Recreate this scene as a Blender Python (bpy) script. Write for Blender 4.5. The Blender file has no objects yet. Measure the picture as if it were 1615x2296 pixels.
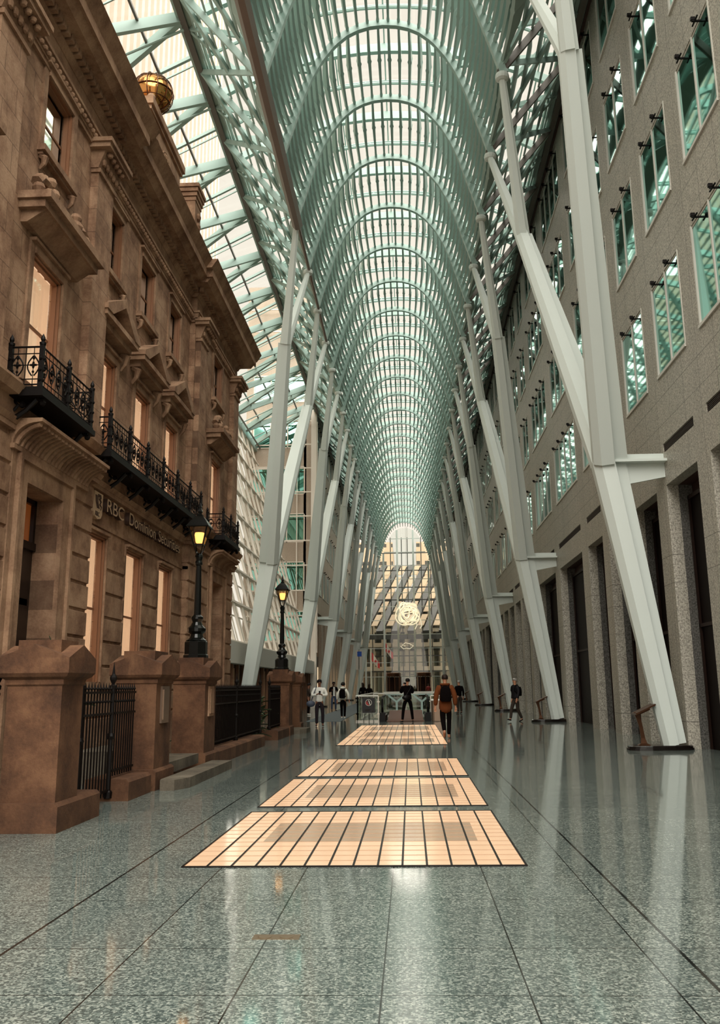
import bpy, bmesh, math, random
from mathutils import Vector, Matrix
random.seed(7)
scn = bpy.context.scene
COL = scn.collection

# ---------------------------------------------------------------- camera, world, light, exposure
CAM_H = 1.45
F_PX, CXP, CYP = 1964.0, 838.0, 1107.0
ROLL, PITCH, YAW = 0.01214, 0.21712, 0.03867
cd = bpy.data.cameras.new('camera'); cam = bpy.data.objects.new('camera', cd); COL.objects.link(cam)
cd.sensor_fit = 'VERTICAL'; cd.sensor_height = 36.0
cd.lens = 36.0 * F_PX / 2296.0
cd.shift_x = (807.5 - CXP) / 2296.0
cd.shift_y = -(1148.0 - CYP) / 2296.0
cd.clip_start = 0.05; cd.clip_end = 1500
Rw = Matrix.Rotation(YAW, 3, 'Z') @ Matrix.Rotation(PITCH, 3, 'X') @ Matrix.Rotation(ROLL, 3, 'Y')
xa, ya, za = Rw @ Vector((1, 0, 0)), Rw @ Vector((0, 1, 0)), Rw @ Vector((0, 0, 1))
M = Matrix(((xa.x, za.x, -ya.x), (xa.y, za.y, -ya.y), (xa.z, za.z, -ya.z))).to_4x4()
M.translation = (0, 0, CAM_H)
cam.matrix_world = M
scn.camera = cam

world = bpy.data.worlds.new('world'); scn.world = world; world.use_nodes = True
bg = world.node_tree.nodes['Background']
bg.inputs[0].default_value = (1.0, 0.915, 0.79, 1); bg.inputs[1].default_value = 1.0
def sun(name, rot, col, e, ang):
    l = bpy.data.lights.new(name, 'SUN'); l.energy = e; l.color = col; l.angle = math.radians(ang)
    o = bpy.data.objects.new(name, l); COL.objects.link(o); o.rotation_euler = [math.radians(a) for a in rot]; return o
sun('overcast_fill_sun', (38, 15, 0), (1.0, 0.96, 0.89), 8.2, 80)  # added wide soft fill, brighter than the visible sky would give
sun('far_fill_sun', (-35, -20, 0), (1.0, 0.93, 0.82), 4.0, 90)  # second fill added from the far end, not a real sun
vs = scn.view_settings
vs.view_transform = 'Standard'; vs.look = 'None'; vs.gamma = 1.0; vs.use_curve_mapping = False
vs.exposure = 0.0
scn.cycles.max_bounces = 8; scn.cycles.transparent_max_bounces = 24
scn.cycles.diffuse_bounces = 4; scn.cycles.glossy_bounces = 4
scn.cycles.caustics_reflective = False; scn.cycles.caustics_refractive = False
scn.cycles.use_denoising = True

# ---------------------------------------------------------------- materials
def srgb(r, g, b):
    f = lambda c: (c / 255 / 12.92) if c / 255 <= 0.04045 else ((c / 255 + 0.055) / 1.055) ** 2.4
    return (f(r), f(g), f(b), 1)
def mat(name, col, rough=0.5, metal=0.0, emit=None, es=0.0, spec=0.5, coat=0.0):
    m = bpy.data.materials.new(name); m.use_nodes = True
    b = m.node_tree.nodes['Principled BSDF']
    c = col if len(col) == 4 else (*col, 1)
    b.inputs['Base Color'].default_value = c; b.inputs['Roughness'].default_value = rough
    b.inputs['Metallic'].default_value = metal; b.inputs['Specular IOR Level'].default_value = spec
    b.inputs['Coat Weight'].default_value = coat
    if emit: b.inputs['Emission Color'].default_value = (*emit[:3], 1); b.inputs['Emission Strength'].default_value = es
    return m
class NT:
    def __init__(s, m): s.m = m; s.t = m.node_tree; s.b = s.t.nodes['Principled BSDF']
    def n(s, ty, **k):
        x = s.t.nodes.new(ty)
        for a, v in k.items(): setattr(x, a, v)
        return x
    def l(s, a, b): s.t.links.new(a, b)
    def pos(s, scale=(1, 1, 1), loc=(0, 0, 0), rot=(0, 0, 0)):
        g = s.n('ShaderNodeNewGeometry'); m = s.n('ShaderNodeMapping'); s.l(g.outputs['Position'], m.inputs[0])
        m.inputs['Scale'].default_value = scale; m.inputs['Location'].default_value = loc; m.inputs['Rotation'].default_value = rot
        return m.outputs[0]
    def noise(s, v, scale, detail=4, rough=0.6):
        x = s.n('ShaderNodeTexNoise'); s.l(v, x.inputs['Vector']); x.inputs['Scale'].default_value = scale
        x.inputs['Detail'].default_value = detail; x.inputs['Roughness'].default_value = rough; return x.outputs['Fac']
    def ramp(s, f, stops, interp='LINEAR'):
        r = s.n('ShaderNodeValToRGB'); s.l(f, r.inputs[0]); e = r.color_ramp.elements; r.color_ramp.interpolation = interp
        e[0].position, e[0].color = stops[0][0], stops[0][1]; e[1].position, e[1].color = stops[-1][0], stops[-1][1]
        for p, c in stops[1:-1]: q = e.new(p); q.color = c
        return r.outputs[0]
    def mix(s, f, a, b, mode='MIX'):
        x = s.n('ShaderNodeMix', data_type='RGBA', blend_type=mode)
        for i, v in ((0, f), (6, a), (7, b)):
            if hasattr(v, 'links') or hasattr(v, 'is_linked'): s.l(v, x.inputs[i])
            else: x.inputs[i].default_value = v
        return x.outputs[2]
    def math(s, op, a, b=None, c=None):
        x = s.n('ShaderNodeMath', operation=op)
        for i, v in enumerate((a, b, c)):
            if v is None: continue
            if hasattr(v, 'is_linked'): s.l(v, x.inputs[i])
            else: x.inputs[i].default_value = v
        return x.outputs[0]
    def sep(s, v):
        x = s.n('ShaderNodeSeparateXYZ'); s.l(v, x.inputs[0]); return x.outputs
    def bump(s, h, st=0.3, d=0.01):
        x = s.n('ShaderNodeBump'); x.inputs['Strength'].default_value = st; x.inputs['Distance'].default_value = d
        s.l(h, x.inputs['Height']); s.l(x.outputs[0], s.b.inputs['Normal'])
def g(v): return (v, v, v, 1)

def line_mask(t, coord, period, offset, width):     # 1 on thin lines at offset + k*period
    a = t.math('SUBTRACT', coord, offset); a = t.math('DIVIDE', a, period); a = t.math('ADD', a, 0.5)
    a = t.math('FRACT', a); a = t.math('SUBTRACT', a, 0.5); a = t.math('ABSOLUTE', a)
    return t.math('LESS_THAN', a, width / period / 2)

def floor_mat():
    m = mat('polished_grey_granite', g(.2), 0.12, spec=0.5); t = NT(m)
    p = t.pos(); vo = t.n('ShaderNodeTexVoronoi'); t.l(p, vo.inputs['Vector']); vo.inputs['Scale'].default_value = 85
    sp = t.sep(vo.outputs['Color'])[0]
    base = t.ramp(sp, [(0.0, srgb(34, 42, 42)), (0.3, srgb(70, 80, 77)), (0.62, srgb(106, 116, 110)), (1.0, srgb(168, 174, 164))], 'LINEAR')
    big = t.noise(p, 1.1, 4); base = t.mix(0.25, base, t.ramp(big, [(0.3, srgb(78, 88, 85)), (0.7, srgb(108, 118, 112))]))
    x, y, z = t.sep(p)
    lx = line_mask(t, x, 0.713, -0.17, 0.009)
    near = t.math('MULTIPLY', t.math('LESS_THAN', x, 1.4), t.math('GREATER_THAN', x, -2.3))
    lx = t.math('MULTIPLY', lx, near)
    lx2 = line_mask(t, x, 3.8, 1.46, 0.02)
    ly = line_mask(t, y, 1.94, 5.41, 0.008); ly2 = line_mask(t, y, 1.94, 4.63, 0.008)
    s_ = t.math('MAXIMUM', t.math('MAXIMUM', lx, lx2), t.math('MAXIMUM', ly, ly2))
    # slabs differ a little
    wn = t.n('ShaderNodeTexWhiteNoise', noise_dimensions='2D'); cmb = t.n('ShaderNodeCombineXYZ')
    t.l(t.math('FLOOR', t.math('DIVIDE', t.math('ADD', x, 0.17), 0.713)), cmb.inputs[0]); t.l(t.math('FLOOR', t.math('DIVIDE', t.math('SUBTRACT', y, 5.41), 0.97)), cmb.inputs[1])
    t.l(cmb.outputs[0], wn.inputs['Vector'])
    base = t.mix(t.math('MULTIPLY', wn.outputs['Value'], 0.28), base, srgb(70, 80, 78))
    col = t.mix(s_, base, srgb(28, 30, 28))
    t.l(col, t.b.inputs['Base Color'])
    r = t.math('ADD', t.math('MULTIPLY', big, 0.07), 0.035); t.l(r, t.b.inputs['Roughness'])
    return m
def granite_mat(name, a, b, joints=True, rough=0.45, xoff=15.65):
    m = mat(name, a, rough); t = NT(m); p = t.pos()
    n1 = t.noise(p, 26, 3, .75); n2 = t.noise(p, 0.6, 3)
    base = t.ramp(n1, [(0.36, a), (0.5, tuple((i + j) / 2 for i, j in zip(a, b))), (0.64, b)])
    st = t.noise(t.pos(scale=(1, 1, .15)), 1.3, 4)
    base = t.mix(t.math('MULTIPLY', t.ramp(st, [(.45, g(0)), (.7, g(1))]), .16), base, srgb(96, 90, 78))
    x, y, z = t.sep(p)
    if joints:
        j = t.math('MAXIMUM', line_mask(t, y, 1.05, 15.65, 0.016), line_mask(t, z, 3.8, 8.2, 0.014))
        j = t.math('MAXIMUM', j, line_mask(t, z, 3.8, 11.35, 0.012))
        base = t.mix(t.math('MULTIPLY', j, .8), base, srgb(58, 54, 48))
    t.l(base, t.b.inputs['Base Color']); return m
def stone_mat(name, c1, c2, c3, courses=None, rough=0.85):
    m = mat(name, c1, rough, spec=0.25); t = NT(m); p = t.pos()
    n = t.noise(p, 1.6, 6, .65); n2 = t.noise(t.pos(scale=(1, 1, .3)), 3.0, 5, .7); n3 = t.noise(p, 30, 3, .7)
    base = t.ramp(n, [(0.36, c2), (0.49, c1), (0.62, c3)])
    dk = t.ramp(n2, [(0.53, g(0)), (0.68, g(1))]); base = t.mix(t.math('MULTIPLY', dk, .55), base, tuple(v * .42 for v in c2[:3]) + (1,))
    base = t.mix(.25, base, t.ramp(n3, [(0.3, c2), (.7, c3)]), 'MIX')
    x, y, z = t.sep(p)
    wn = t.n('ShaderNodeTexWhiteNoise', noise_dimensions='2D'); cmb = t.n('ShaderNodeCombineXYZ')
    row = t.math('FLOOR', t.math('DIVIDE', z, .45))
    off = t.math('MULTIPLY', t.math('MODULO', row, 2), .4)
    yy = t.math('DIVIDE', t.math('ADD', y, off), .8)
    t.l(t.math('FLOOR', yy), cmb.inputs[0]); t.l(row, cmb.inputs[1]); t.l(cmb.outputs[0], wn.inputs['Vector'])
    base = t.mix(t.math('MULTIPLY', wn.outputs['Value'], .3), base, tuple(v * .7 for v in c1[:3]) + (1,))
    if courses:
        j = line_mask(t, z, .45, 0.0, 0.012)
        fr = t.math('ABSOLUTE', t.math('SUBTRACT', t.math('FRACT', yy), .5)); jy = t.math('GREATER_THAN', fr, .492)
        base = t.mix(t.math('MULTIPLY', t.math('MAXIMUM', j, jy), .6), base, tuple(v * .3 for v in c2[:3]) + (1,))
    t.l(base, t.b.inputs['Base Color']); t.bump(t.math('ADD', n3, n), .35, .015); return m
def steel_mat(name, c, rough=0.42):
    m = mat(name, c, rough); t = NT(m); p = t.pos(); n = t.noise(p, 1.2, 3)
    t.l(t.mix(t.math('MULTIPLY', n, .3), c, tuple(v * .86 for v in c[:3]) + (1,)), t.b.inputs['Base Color']); return m
def glass_mat(name, tint, gl=0.10, rough=0.02, gcol=(1, 1, 1, 1)):
    m = bpy.data.materials.new(name); m.use_nodes = True; t = m.node_tree; t.nodes.remove(t.nodes['Principled BSDF'])
    o = t.nodes['Material Output']; a = t.nodes.new('ShaderNodeBsdfTransparent'); a.inputs[0].default_value = tint
    b = t.nodes.new('ShaderNodeBsdfGlossy'); b.inputs['Roughness'].default_value = rough; b.inputs[0].default_value = gcol
    x = t.nodes.new('ShaderNodeMixShader'); x.inputs[0].default_value = gl
    t.links.new(a.outputs[0], x.inputs[1]); t.links.new(b.outputs[0], x.inputs[2]); t.links.new(x.outputs[0], o.inputs[0]); return m
def grid_mat(name, wall, win, py, pz, wy, wz, axis='y', oz=0.0, oy=0.0, rough=.5):   # tower with windows, pattern in its own material
    m = mat(name, wall, rough); t = NT(m); x, y, z = t.sep(t.pos())
    u = {'y': y, 'x': x}[axis]
    def inside(c, per, off, w):
        a = t.math('FRACT', t.math('DIVIDE', t.math('SUBTRACT', c, off), per)); return t.math('LESS_THAN', a, w / per)
    k = t.math('MULTIPLY', inside(u, py, oy, wy), inside(z, pz, oz, wz))
    t.l(t.mix(k, wall, win), t.b.inputs['Base Color'])
    t.l(t.math('SUBTRACT', rough, t.math('MULTIPLY', k, rough - .08)), t.b.inputs['Roughness']); return m

WARM_S = (srgb(142, 109, 85), srgb(98, 69, 51), srgb(178, 146, 118))
MT = dict(
    floor=floor_mat(),
    granite=granite_mat('speckled_warm_granite', srgb(112, 108, 98), srgb(198, 192, 178)),
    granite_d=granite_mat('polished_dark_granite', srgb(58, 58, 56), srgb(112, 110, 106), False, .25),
    granite_f=granite_mat('pillar_granite', srgb(132, 124, 108), srgb(190, 180, 158), False),
    office=granite_mat('pink_granite', srgb(158, 140, 122), srgb(206, 190, 170), False),
    stone=stone_mat('weathered_sandstone', *WARM_S, courses=True),
    stone_p=stone_mat('carved_sandstone', srgb(142, 111, 87), srgb(98, 69, 51), srgb(170, 139, 111)),
    stone_r=stone_mat('pier_red_sandstone', srgb(86, 58, 40), srgb(58, 38, 27), srgb(112, 80, 57)),
    stone_g=stone_mat('grey_step_stone', srgb(92, 84, 72), srgb(66, 60, 52), srgb(112, 104, 90)),
    steel=steel_mat('pale_green_white_paint', srgb(212, 220, 214)),
    steel_t=steel_mat('teal_grey_paint', srgb(162, 186, 178)),
    steel_f=steel_mat('fin_teal_paint', srgb(158, 180, 173)),
    steel_shade=steel_mat('unlit_underside_brown', srgb(120, 104, 94)),
    steel_w=steel_mat('warm_white_paint', srgb(240, 230, 216)),
    fascia=steel_mat('grey_fascia_paint', srgb(206, 204, 194)),
    gut=steel_mat('dark_gutter_paint', srgb(96, 88, 80)),
    roofglass=glass_mat('roof_glass', (.965, .975, .96, 1), .04),
    wallglass=glass_mat('clear_wall_glass', (.90, .93, .90, 1), .10),
    railglass=glass_mat('rail_glass', (.80, .84, .80, 1), .05),
    latglass=glass_mat('lattice_glass', (.95, .96, .94, 1), .07),
    mirror=mat('teal_mirror_glass', srgb(128, 190, 178), .03, 1.0),
    mirror_d=mat('dim_mirror_glass', srgb(120, 112, 96), .04, 1.0),
    iron=mat('black_iron', srgb(14, 9, 7), .5, .0, spec=.15),
    iron_g=mat('glossy_black_green_iron', srgb(14, 15, 13), .2, .1, spec=.4),
    bronze=mat('bronze', srgb(92, 62, 44), .3, .8),
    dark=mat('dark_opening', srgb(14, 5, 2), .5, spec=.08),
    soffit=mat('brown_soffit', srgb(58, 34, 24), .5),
    wood=mat('brown_window_wood', srgb(128, 86, 58), .5),
    door=mat('dark_door_paint', srgb(20, 12, 9), .3),
    gold=mat('polished_copper_gold', srgb(200, 140, 80), .12, 1.0),
    black=mat('black_plastic', srgb(10, 8, 8), .5, spec=.2),
    rubber=mat('black_rubber', srgb(10, 8, 7), .4, spec=.2),
    plate=mat('black_plate', srgb(20, 14, 12), .15, spec=.7),
    white=mat('white_metal', srgb(225, 225, 215), .25),
    chrome=mat('brushed_steel', srgb(190, 186, 176), .25, 1.0),
    binm=mat('bin_steel', srgb(150, 128, 110), .3, .8),
    carpet=mat('grey_blue_carpet', srgb(88, 96, 98), .95),
    leaf=mat('dark_green_leaf', srgb(44, 66, 40), .35),
    leaf2=mat('shrub_leaf', srgb(50, 62, 34), .5),
    skin=mat('skin', srgb(182, 128, 98), .5), skin_d=mat('tan_skin', srgb(128, 84, 60), .5),
    hair=mat('black_hair', srgb(12, 8, 7), .6, spec=.2), hair_g=mat('grey_hair', srgb(150, 146, 140), .6), hair_b=mat('brown_hair', srgb(32, 20, 14), .6, spec=.2),
    knit=mat('white_knit', srgb(222, 222, 214), .9), navy=mat('charcoal_cloth', srgb(40, 34, 38), .95, spec=.1),
    blackc=mat('black_cloth', srgb(12, 8, 8), .95, spec=.05), puffer=mat('white_puffer_nylon', srgb(226, 224, 210), .6),
    rust=mat('rust_orange_wool', srgb(96, 52, 27), .95, spec=.1), jeans=mat('blue_jeans', srgb(58, 70, 92), .9),
    greyc=mat('grey_brown_cloth', srgb(58, 50, 44), .9, spec=.1), tan=mat('tan_leather', srgb(150, 96, 66), .5),
    bag=mat('slate_blue_bag', srgb(66, 74, 90), .6), pufferd=mat('dark_quilted_nylon', srgb(20, 19, 22), .6, spec=.15),
    red=mat('flag_red', srgb(206, 40, 44), .7), flagw=mat('flag_white', srgb(236, 228, 218), .7),
    glow=mat('glowing_lantern_glass', srgb(255, 220, 170), .4, emit=srgb(255, 196, 120), es=2.2),
    lantern=glass_mat('amber_lantern_glass', (1.0, .80, .55, 1), .12),
    cream=mat('cream_wall', srgb(216, 190, 156), .6),
    peach=mat('peach_wall', srgb(214, 170, 130), .6),
    curtain_glow=mat('glowing_curtain', srgb(200, 170, 140), .8, emit=srgb(236, 196, 158), es=1.0),  # emission in the cloth stands in for room light behind the windows
    lit=mat('lit_shop_interior', srgb(250, 220, 180), .8, emit=srgb(255, 226, 184), es=.9),
    sculpt=mat('glowing_white_ribbon', srgb(250, 240, 215), .5, emit=srgb(255, 240, 205), es=.55),
    escal=mat('brown_step_metal', srgb(92, 52, 32), .6),
    paper=mat('sign_white', srgb(220, 214, 204), .6), sblue=mat('sign_blue', srgb(40, 90, 190), .5),
    sred=mat('sign_red', srgb(160, 50, 44), .5), signb=mat('sign_black', srgb(16, 11, 9), .4, spec=.2),
    letter=mat('carved_letter_face', srgb(188, 160, 130), .6), crest_side_shade=mat('dark_crest_side_shade', srgb(58, 38, 28), .6),
    dframe=mat('dark_brown_frame', srgb(34, 20, 14), .5, spec=.2),
    creamd=mat('dark_cream_stone', srgb(150, 136, 114), .7), panel=mat('canopy_panel', srgb(158, 134, 106), .6), crossbar=mat('warm_cross_bar', srgb(160, 124, 96), .5), canopy=mat('dark_canopy_steel', srgb(40, 36, 34), .5),  # creamd is one even, darker cream tone
    hatch=mat('dull_brass', srgb(110, 96, 76), .4, .5),
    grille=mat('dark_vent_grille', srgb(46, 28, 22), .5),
)

# ---------------------------------------------------------------- mesh helpers
def wloc(o):
    v = Vector((0, 0, 0))
    while o: v += o.location; o = o.parent
    return v
class MB:
    def __init__(s): s.v = []; s.f = []; s.mi = []; s.cm = 0
    def add(s, vs, fs):
        n = len(s.v); s.v += [tuple(v) for v in vs]; s.f += [tuple(i + n for i in f) for f in fs]; s.mi += [s.cm] * len(fs); return s
    def box(s, x0, y0, z0, x1, y1, z1):
        x0, x1 = sorted((x0, x1)); y0, y1 = sorted((y0, y1)); z0, z1 = sorted((z0, z1))
        return s.add([(x0, y0, z0), (x1, y0, z0), (x1, y1, z0), (x0, y1, z0), (x0, y0, z1), (x1, y0, z1), (x1, y1, z1), (x0, y1, z1)],
                     [(0, 3, 2, 1), (4, 5, 6, 7), (0, 1, 5, 4), (1, 2, 6, 5), (2, 3, 7, 6), (3, 0, 4, 7)])
    def prism(s, poly, axis, a, b):           # poly: 2-D points in the other two axes, extruded a..b along axis
        def P(u, v, w): return {'x': (w, u, v), 'y': (u, w, v), 'z': (u, v, w)}[axis]
        n = len(poly)
        return s.add([P(u, v, a) for u, v in poly] + [P(u, v, b) for u, v in poly],
                     [tuple(range(n))[::-1], tuple(range(n, 2 * n))] + [(i, (i + 1) % n, n + (i + 1) % n, n + i) for i in range(n)])
    def loft(s, rings, cap=True, closed=False):
        n = len(rings[0]); k = len(rings); fs = []
        for j in range(k - 1 + (1 if closed else 0)):
            a, b = j * n, ((j + 1) % k) * n
            fs += [(a + i, a + (i + 1) % n, b + (i + 1) % n, b + i) for i in range(n)]
        if cap and not closed: fs += [tuple(range(n))[::-1], tuple(range((k - 1) * n, k * n))]
        return s.add([p for r in rings for p in r], fs)
    def tube(s, pts, r, n=8, cap=True, closed=False, flat=1.0, rot=0.0):
        pts = [Vector(p) for p in pts]; rs = r if isinstance(r, (list, tuple)) else [r] * len(pts); rings = []; u = None
        for i, p in enumerate(pts):
            a = pts[i - 1] if i > 0 else (pts[-1] if closed else p); b = pts[(i + 1) % len(pts)] if (i < len(pts) - 1 or closed) else p
            t = (b - a).normalized()
            if u is None: u = t.orthogonal().normalized() if abs(t.z) > .99 else t.cross(Vector((0, 0, 1))).normalized()
            u = (u - t * u.dot(t)).normalized(); w = t.cross(u)
            rings.append([p + (u * math.cos(rot + 2 * math.pi * k / n) + w * math.sin(rot + 2 * math.pi * k / n) * flat) * rs[i] for k in range(n)])
        return s.loft(rings, cap, closed)
    def bar(s, a, b, w, h, up=(0, 0, 1), w2=None, h2=None):   # rectangular member
        a, b = Vector(a), Vector(b); t = (b - a).normalized(); up = Vector(up)
        if abs(t.dot(up)) > .98: up = Vector((0, 1, 0))
        u = t.cross(up).normalized(); v = u.cross(t); R = []
        for p, ww, hh in ((a, w, h), (b, w2 or w, h2 or h)):
            R.append([p + u * ww / 2 * i + v * hh / 2 * j for i, j in ((-1, -1), (1, -1), (1, 1), (-1, 1))])
        return s.loft(R)
    def lathe(s, prof, c=(0, 0, 0), n=16, sx=1, sy=1, rot=0):
        return s.loft([[(c[0] + r * math.cos(rot + 2 * math.pi * k / n) * sx, c[1] + r * math.sin(rot + 2 * math.pi * k / n) * sy, c[2] + z) for k in range(n)] for r, z in prof])
    def sphere(s, c, r, n=12, sx=1, sy=1, sz=1):
        m = max(4, n // 2)
        return s.loft([[(c[0] + r * math.sin(math.pi * j / m) * math.cos(2 * math.pi * k / n) * sx + 1e-5, c[1] + r * math.sin(math.pi * j / m) * math.sin(2 * math.pi * k / n) * sy, c[2] - r * math.cos(math.pi * j / m) * sz) for k in range(n)] for j in range(m + 1)])
    def build(s, name, m, parent=None, origin=None, smooth=False):
        off = wloc(parent) if parent else Vector(origin or (0, 0, 0))
        me = bpy.data.meshes.new(name); me.from_pydata([tuple(Vector(v) - off) for v in s.v], [], s.f)
        for mm in (m if isinstance(m, (list, tuple)) else [m]): me.materials.append(MT[mm] if isinstance(mm, str) else mm)
        me.polygons.foreach_set('material_index', s.mi)
        if smooth: me.shade_smooth() if hasattr(me, 'shade_smooth') else None
        me.update(); b = bmesh.new(); b.from_mesh(me); bmesh.ops.recalc_face_normals(b, faces=b.faces); b.to_mesh(me); b.free()
        o = bpy.data.objects.new(name, me); COL.objects.link(o)
        if parent: o.parent = parent
        else: o.location = off
        return o
def tag(o, label=None, cat=None, group=None, kind=None):
    if label: o['label'] = label
    if cat: o['category'] = cat
    if group: o['group'] = group
    if kind: o['kind'] = kind
    return o
def thing(name, loc, label, cat, group=None):
    o = bpy.data.objects.new(name, None); o.location = loc; COL.objects.link(o); o.empty_display_size = .2
    return tag(o, label, cat, group)
kids = {}
def all_children(o): return [c for c in COL.objects if c.parent == o]
def copy_tree(o, loc=None, parent=None):
    c = o.copy(); COL.objects.link(c)
    if parent: c.parent = parent
    if loc is not None: c.location = loc
    for ch in kids[o.name] if o.name in kids else []: copy_tree(ch, None, c)
    return c
def remember(o):
    kids[o.name] = all_children(o)
    for ch in kids[o.name]:
        remember(ch)
def struct(o): o['kind'] = 'structure'; return o
ORD = ['nearest', 'second', 'third', 'fourth', 'fifth', 'sixth', 'seventh', 'eighth', 'ninth', 'tenth', 'eleventh', 'twelfth', 'thirteenth', 'fourteenth', 'fifteenth', 'sixteenth', 'seventeenth', 'eighteenth', 'nineteenth', 'twentieth', 'twenty-first', 'twenty-second', 'twenty-third', 'twenty-fourth', 'twenty-fifth', 'twenty-sixth', 'twenty-seventh', 'twenty-eighth', 'twenty-ninth', 'thirtieth', 'thirty-first', 'thirty-second', 'thirty-third', 'thirty-fourth', 'thirty-fifth', 'thirty-sixth', 'thirty-seventh', 'thirty-eighth', 'thirty-ninth', 'fortieth']
END_Y = 127.0
XR, XL, XC = 6.2, -7.2, -0.5

# ---------------------------------------------------------------- floor, right wall, far walls
b = MB(); b.box(-26, -8, -0.3, 18, 172, 0.0); struct(b.build('floor', 'floor'))
NARROW = [2.6 + 3.15 * k for k in range(9)]
WIN = [(y, y + 2.2) for y in NARROW] + [(31.2, 35.8), (37.05, 41.7)]
y = 42.85
while y < 60: WIN.append((y, y + 2.2)); y += 3.15
WIN += [(62.0, 66.6), (67.6, 72.2)]
y = 73.4
while y < 92: WIN.append((y, y + 2.2)); y += 3.15
WIN += [(92.5, 97.1), (98.2, 102.8)]
y = 104
while y < 124: WIN.append((y, y + 2.2)); y += 3.15
ROWS = [(8.7, 11.0), (12.5, 14.8), (16.3, 18.6), (20.1, 22.4)]
def wall_grid(mb, x0, x1, ya, yb, za, zb, holes):
    cuts = sorted({ya, yb} | {h[0] for h in holes} | {h[2] for h in holes})
    cuts = [c for c in cuts if ya <= c <= yb]
    for a, c in zip(cuts, cuts[1:]):
        m = (a + c) / 2; hs = sorted((h[1], h[3]) for h in holes if h[0] < m < h[2]); z = za
        for h0, h1 in hs:
            if h0 > z + 1e-4: mb.box(x0, a, z, x1, c, h0)
            z = max(z, h1)
        if z < zb: mb.box(x0, a, z, x1, c, zb)
def opening_spans(a, c): return (a, c)
holes = [(a, r0, c, r1) for a, c in WIN for r0, r1 in ROWS]
holes += [(a, -1, c + .1, 6.07) for a, c in WIN] + [(a, 6.86, c + .1, 7.08) for a, c in WIN]
b = MB(); wall_grid(b, XR, XR + .28, -4, END_Y, 0, 25.5, holes)
struct(b.build('wall_right', 'granite'))
b = MB()
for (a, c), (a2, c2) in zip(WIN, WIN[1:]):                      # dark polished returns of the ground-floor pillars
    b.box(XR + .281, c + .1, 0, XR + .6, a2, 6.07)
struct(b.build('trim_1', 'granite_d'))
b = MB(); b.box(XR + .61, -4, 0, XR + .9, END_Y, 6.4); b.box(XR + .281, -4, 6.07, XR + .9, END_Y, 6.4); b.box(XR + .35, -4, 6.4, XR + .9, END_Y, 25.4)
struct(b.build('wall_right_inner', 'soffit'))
nd = 0
for i, (a, c) in enumerate(WIN):
    nd += 1
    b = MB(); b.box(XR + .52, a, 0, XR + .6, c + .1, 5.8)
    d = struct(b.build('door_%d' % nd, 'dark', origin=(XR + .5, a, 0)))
    f = MB()
    for yy in (a, (a + c + .1) / 2, c + .06): f.box(XR + .47, yy - .02, 0, XR + .53, yy + .04, 5.8)
    f.box(XR + .47, a, 2.7, XR + .53, c + .1, 2.78); f.box(XR + .47, a, 5.7, XR + .53, c + .1, 5.8)
    f.build('door_frame', 'dframe', d)
# vents over the openings
def vent(a, c, x, s):
    f = MB(); f.box(x + s * .12, a, 6.86, x + s * .2, c, 7.08)
    for k in range(6): f.box(x + s * .02, a, 6.87 + k * .036, x + s * .12, c, 6.885 + k * .036)
    return f
for i, (a, c) in enumerate(WIN):
    tag(vent(a, c + .1, XR, 1).build('vent_grille', 'grille', origin=(XR, a, 6.9)), 'dark slatted vent grille above the %s opening in the right granite wall' % ORD[i], 'vent', 'vent grilles over the right openings')
# windows
nw = 0
def window_proto(x, s, a, c, z0, z1):
    n = 2 if c - a < 3 else 4; f = MB(); w = .05
    f.box(x - s * .015, a, z0, x + s * .1, a + w, z1); f.box(x - s * .015, c - w, z0, x + s * .1, c, z1)
    f.box(x - s * .035, a, z0 - .02, x + s * .1, c, z0 + w); f.box(x + s * .02, a, z1 - w, x + s * .1, c, z1)
    for k in range(1, n): yy = a + (c - a) * k / n; f.box(x + s * .0, yy - .028, z0, x + s * .1, yy + .028, z1)
    o = f.build('window_x', 'fascia', origin=(x, a, z0))
    gmb = MB(); gmb.box(x + s * .03, a, z0, x + s * .05, c, z1); gmb.build('glass_pane', 'mirror', o)
    k_ = MB()
    for k in range(n):
        yy = a + (c - a) * (k + .5) / n
        k_.box(x - s * .15, yy - .02, z1 - .08, x + s * .04, yy + .02, z1 - .05); k_.box(x - s * .17, yy - .03, z1 - .05, x - s * .08, yy + .03, z1 + .02); k_.box(x - s * .1, yy - .16, z1 - .07, x - s * .07, yy + .16, z1 - .05)
    k_.build('window_clamp', 'iron', o)
    remember(o); return o
protos = {}
def windows(x, s, spans, rows):
    global nw
    for a, c in spans:
        for z0, z1 in rows:
            nw += 1; key = (x, n := (2 if c - a < 3 else 4))
            if key not in protos: protos[key] = o = window_proto(x, s, a, c, z0, z1)
            else: o = copy_tree(protos[key], (x, a, z0))
            o.name = 'window_%d' % nw; struct(o)
            if key in protos and protos[key] is o: remember(o)
windows(XR, 1, WIN, ROWS)
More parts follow.
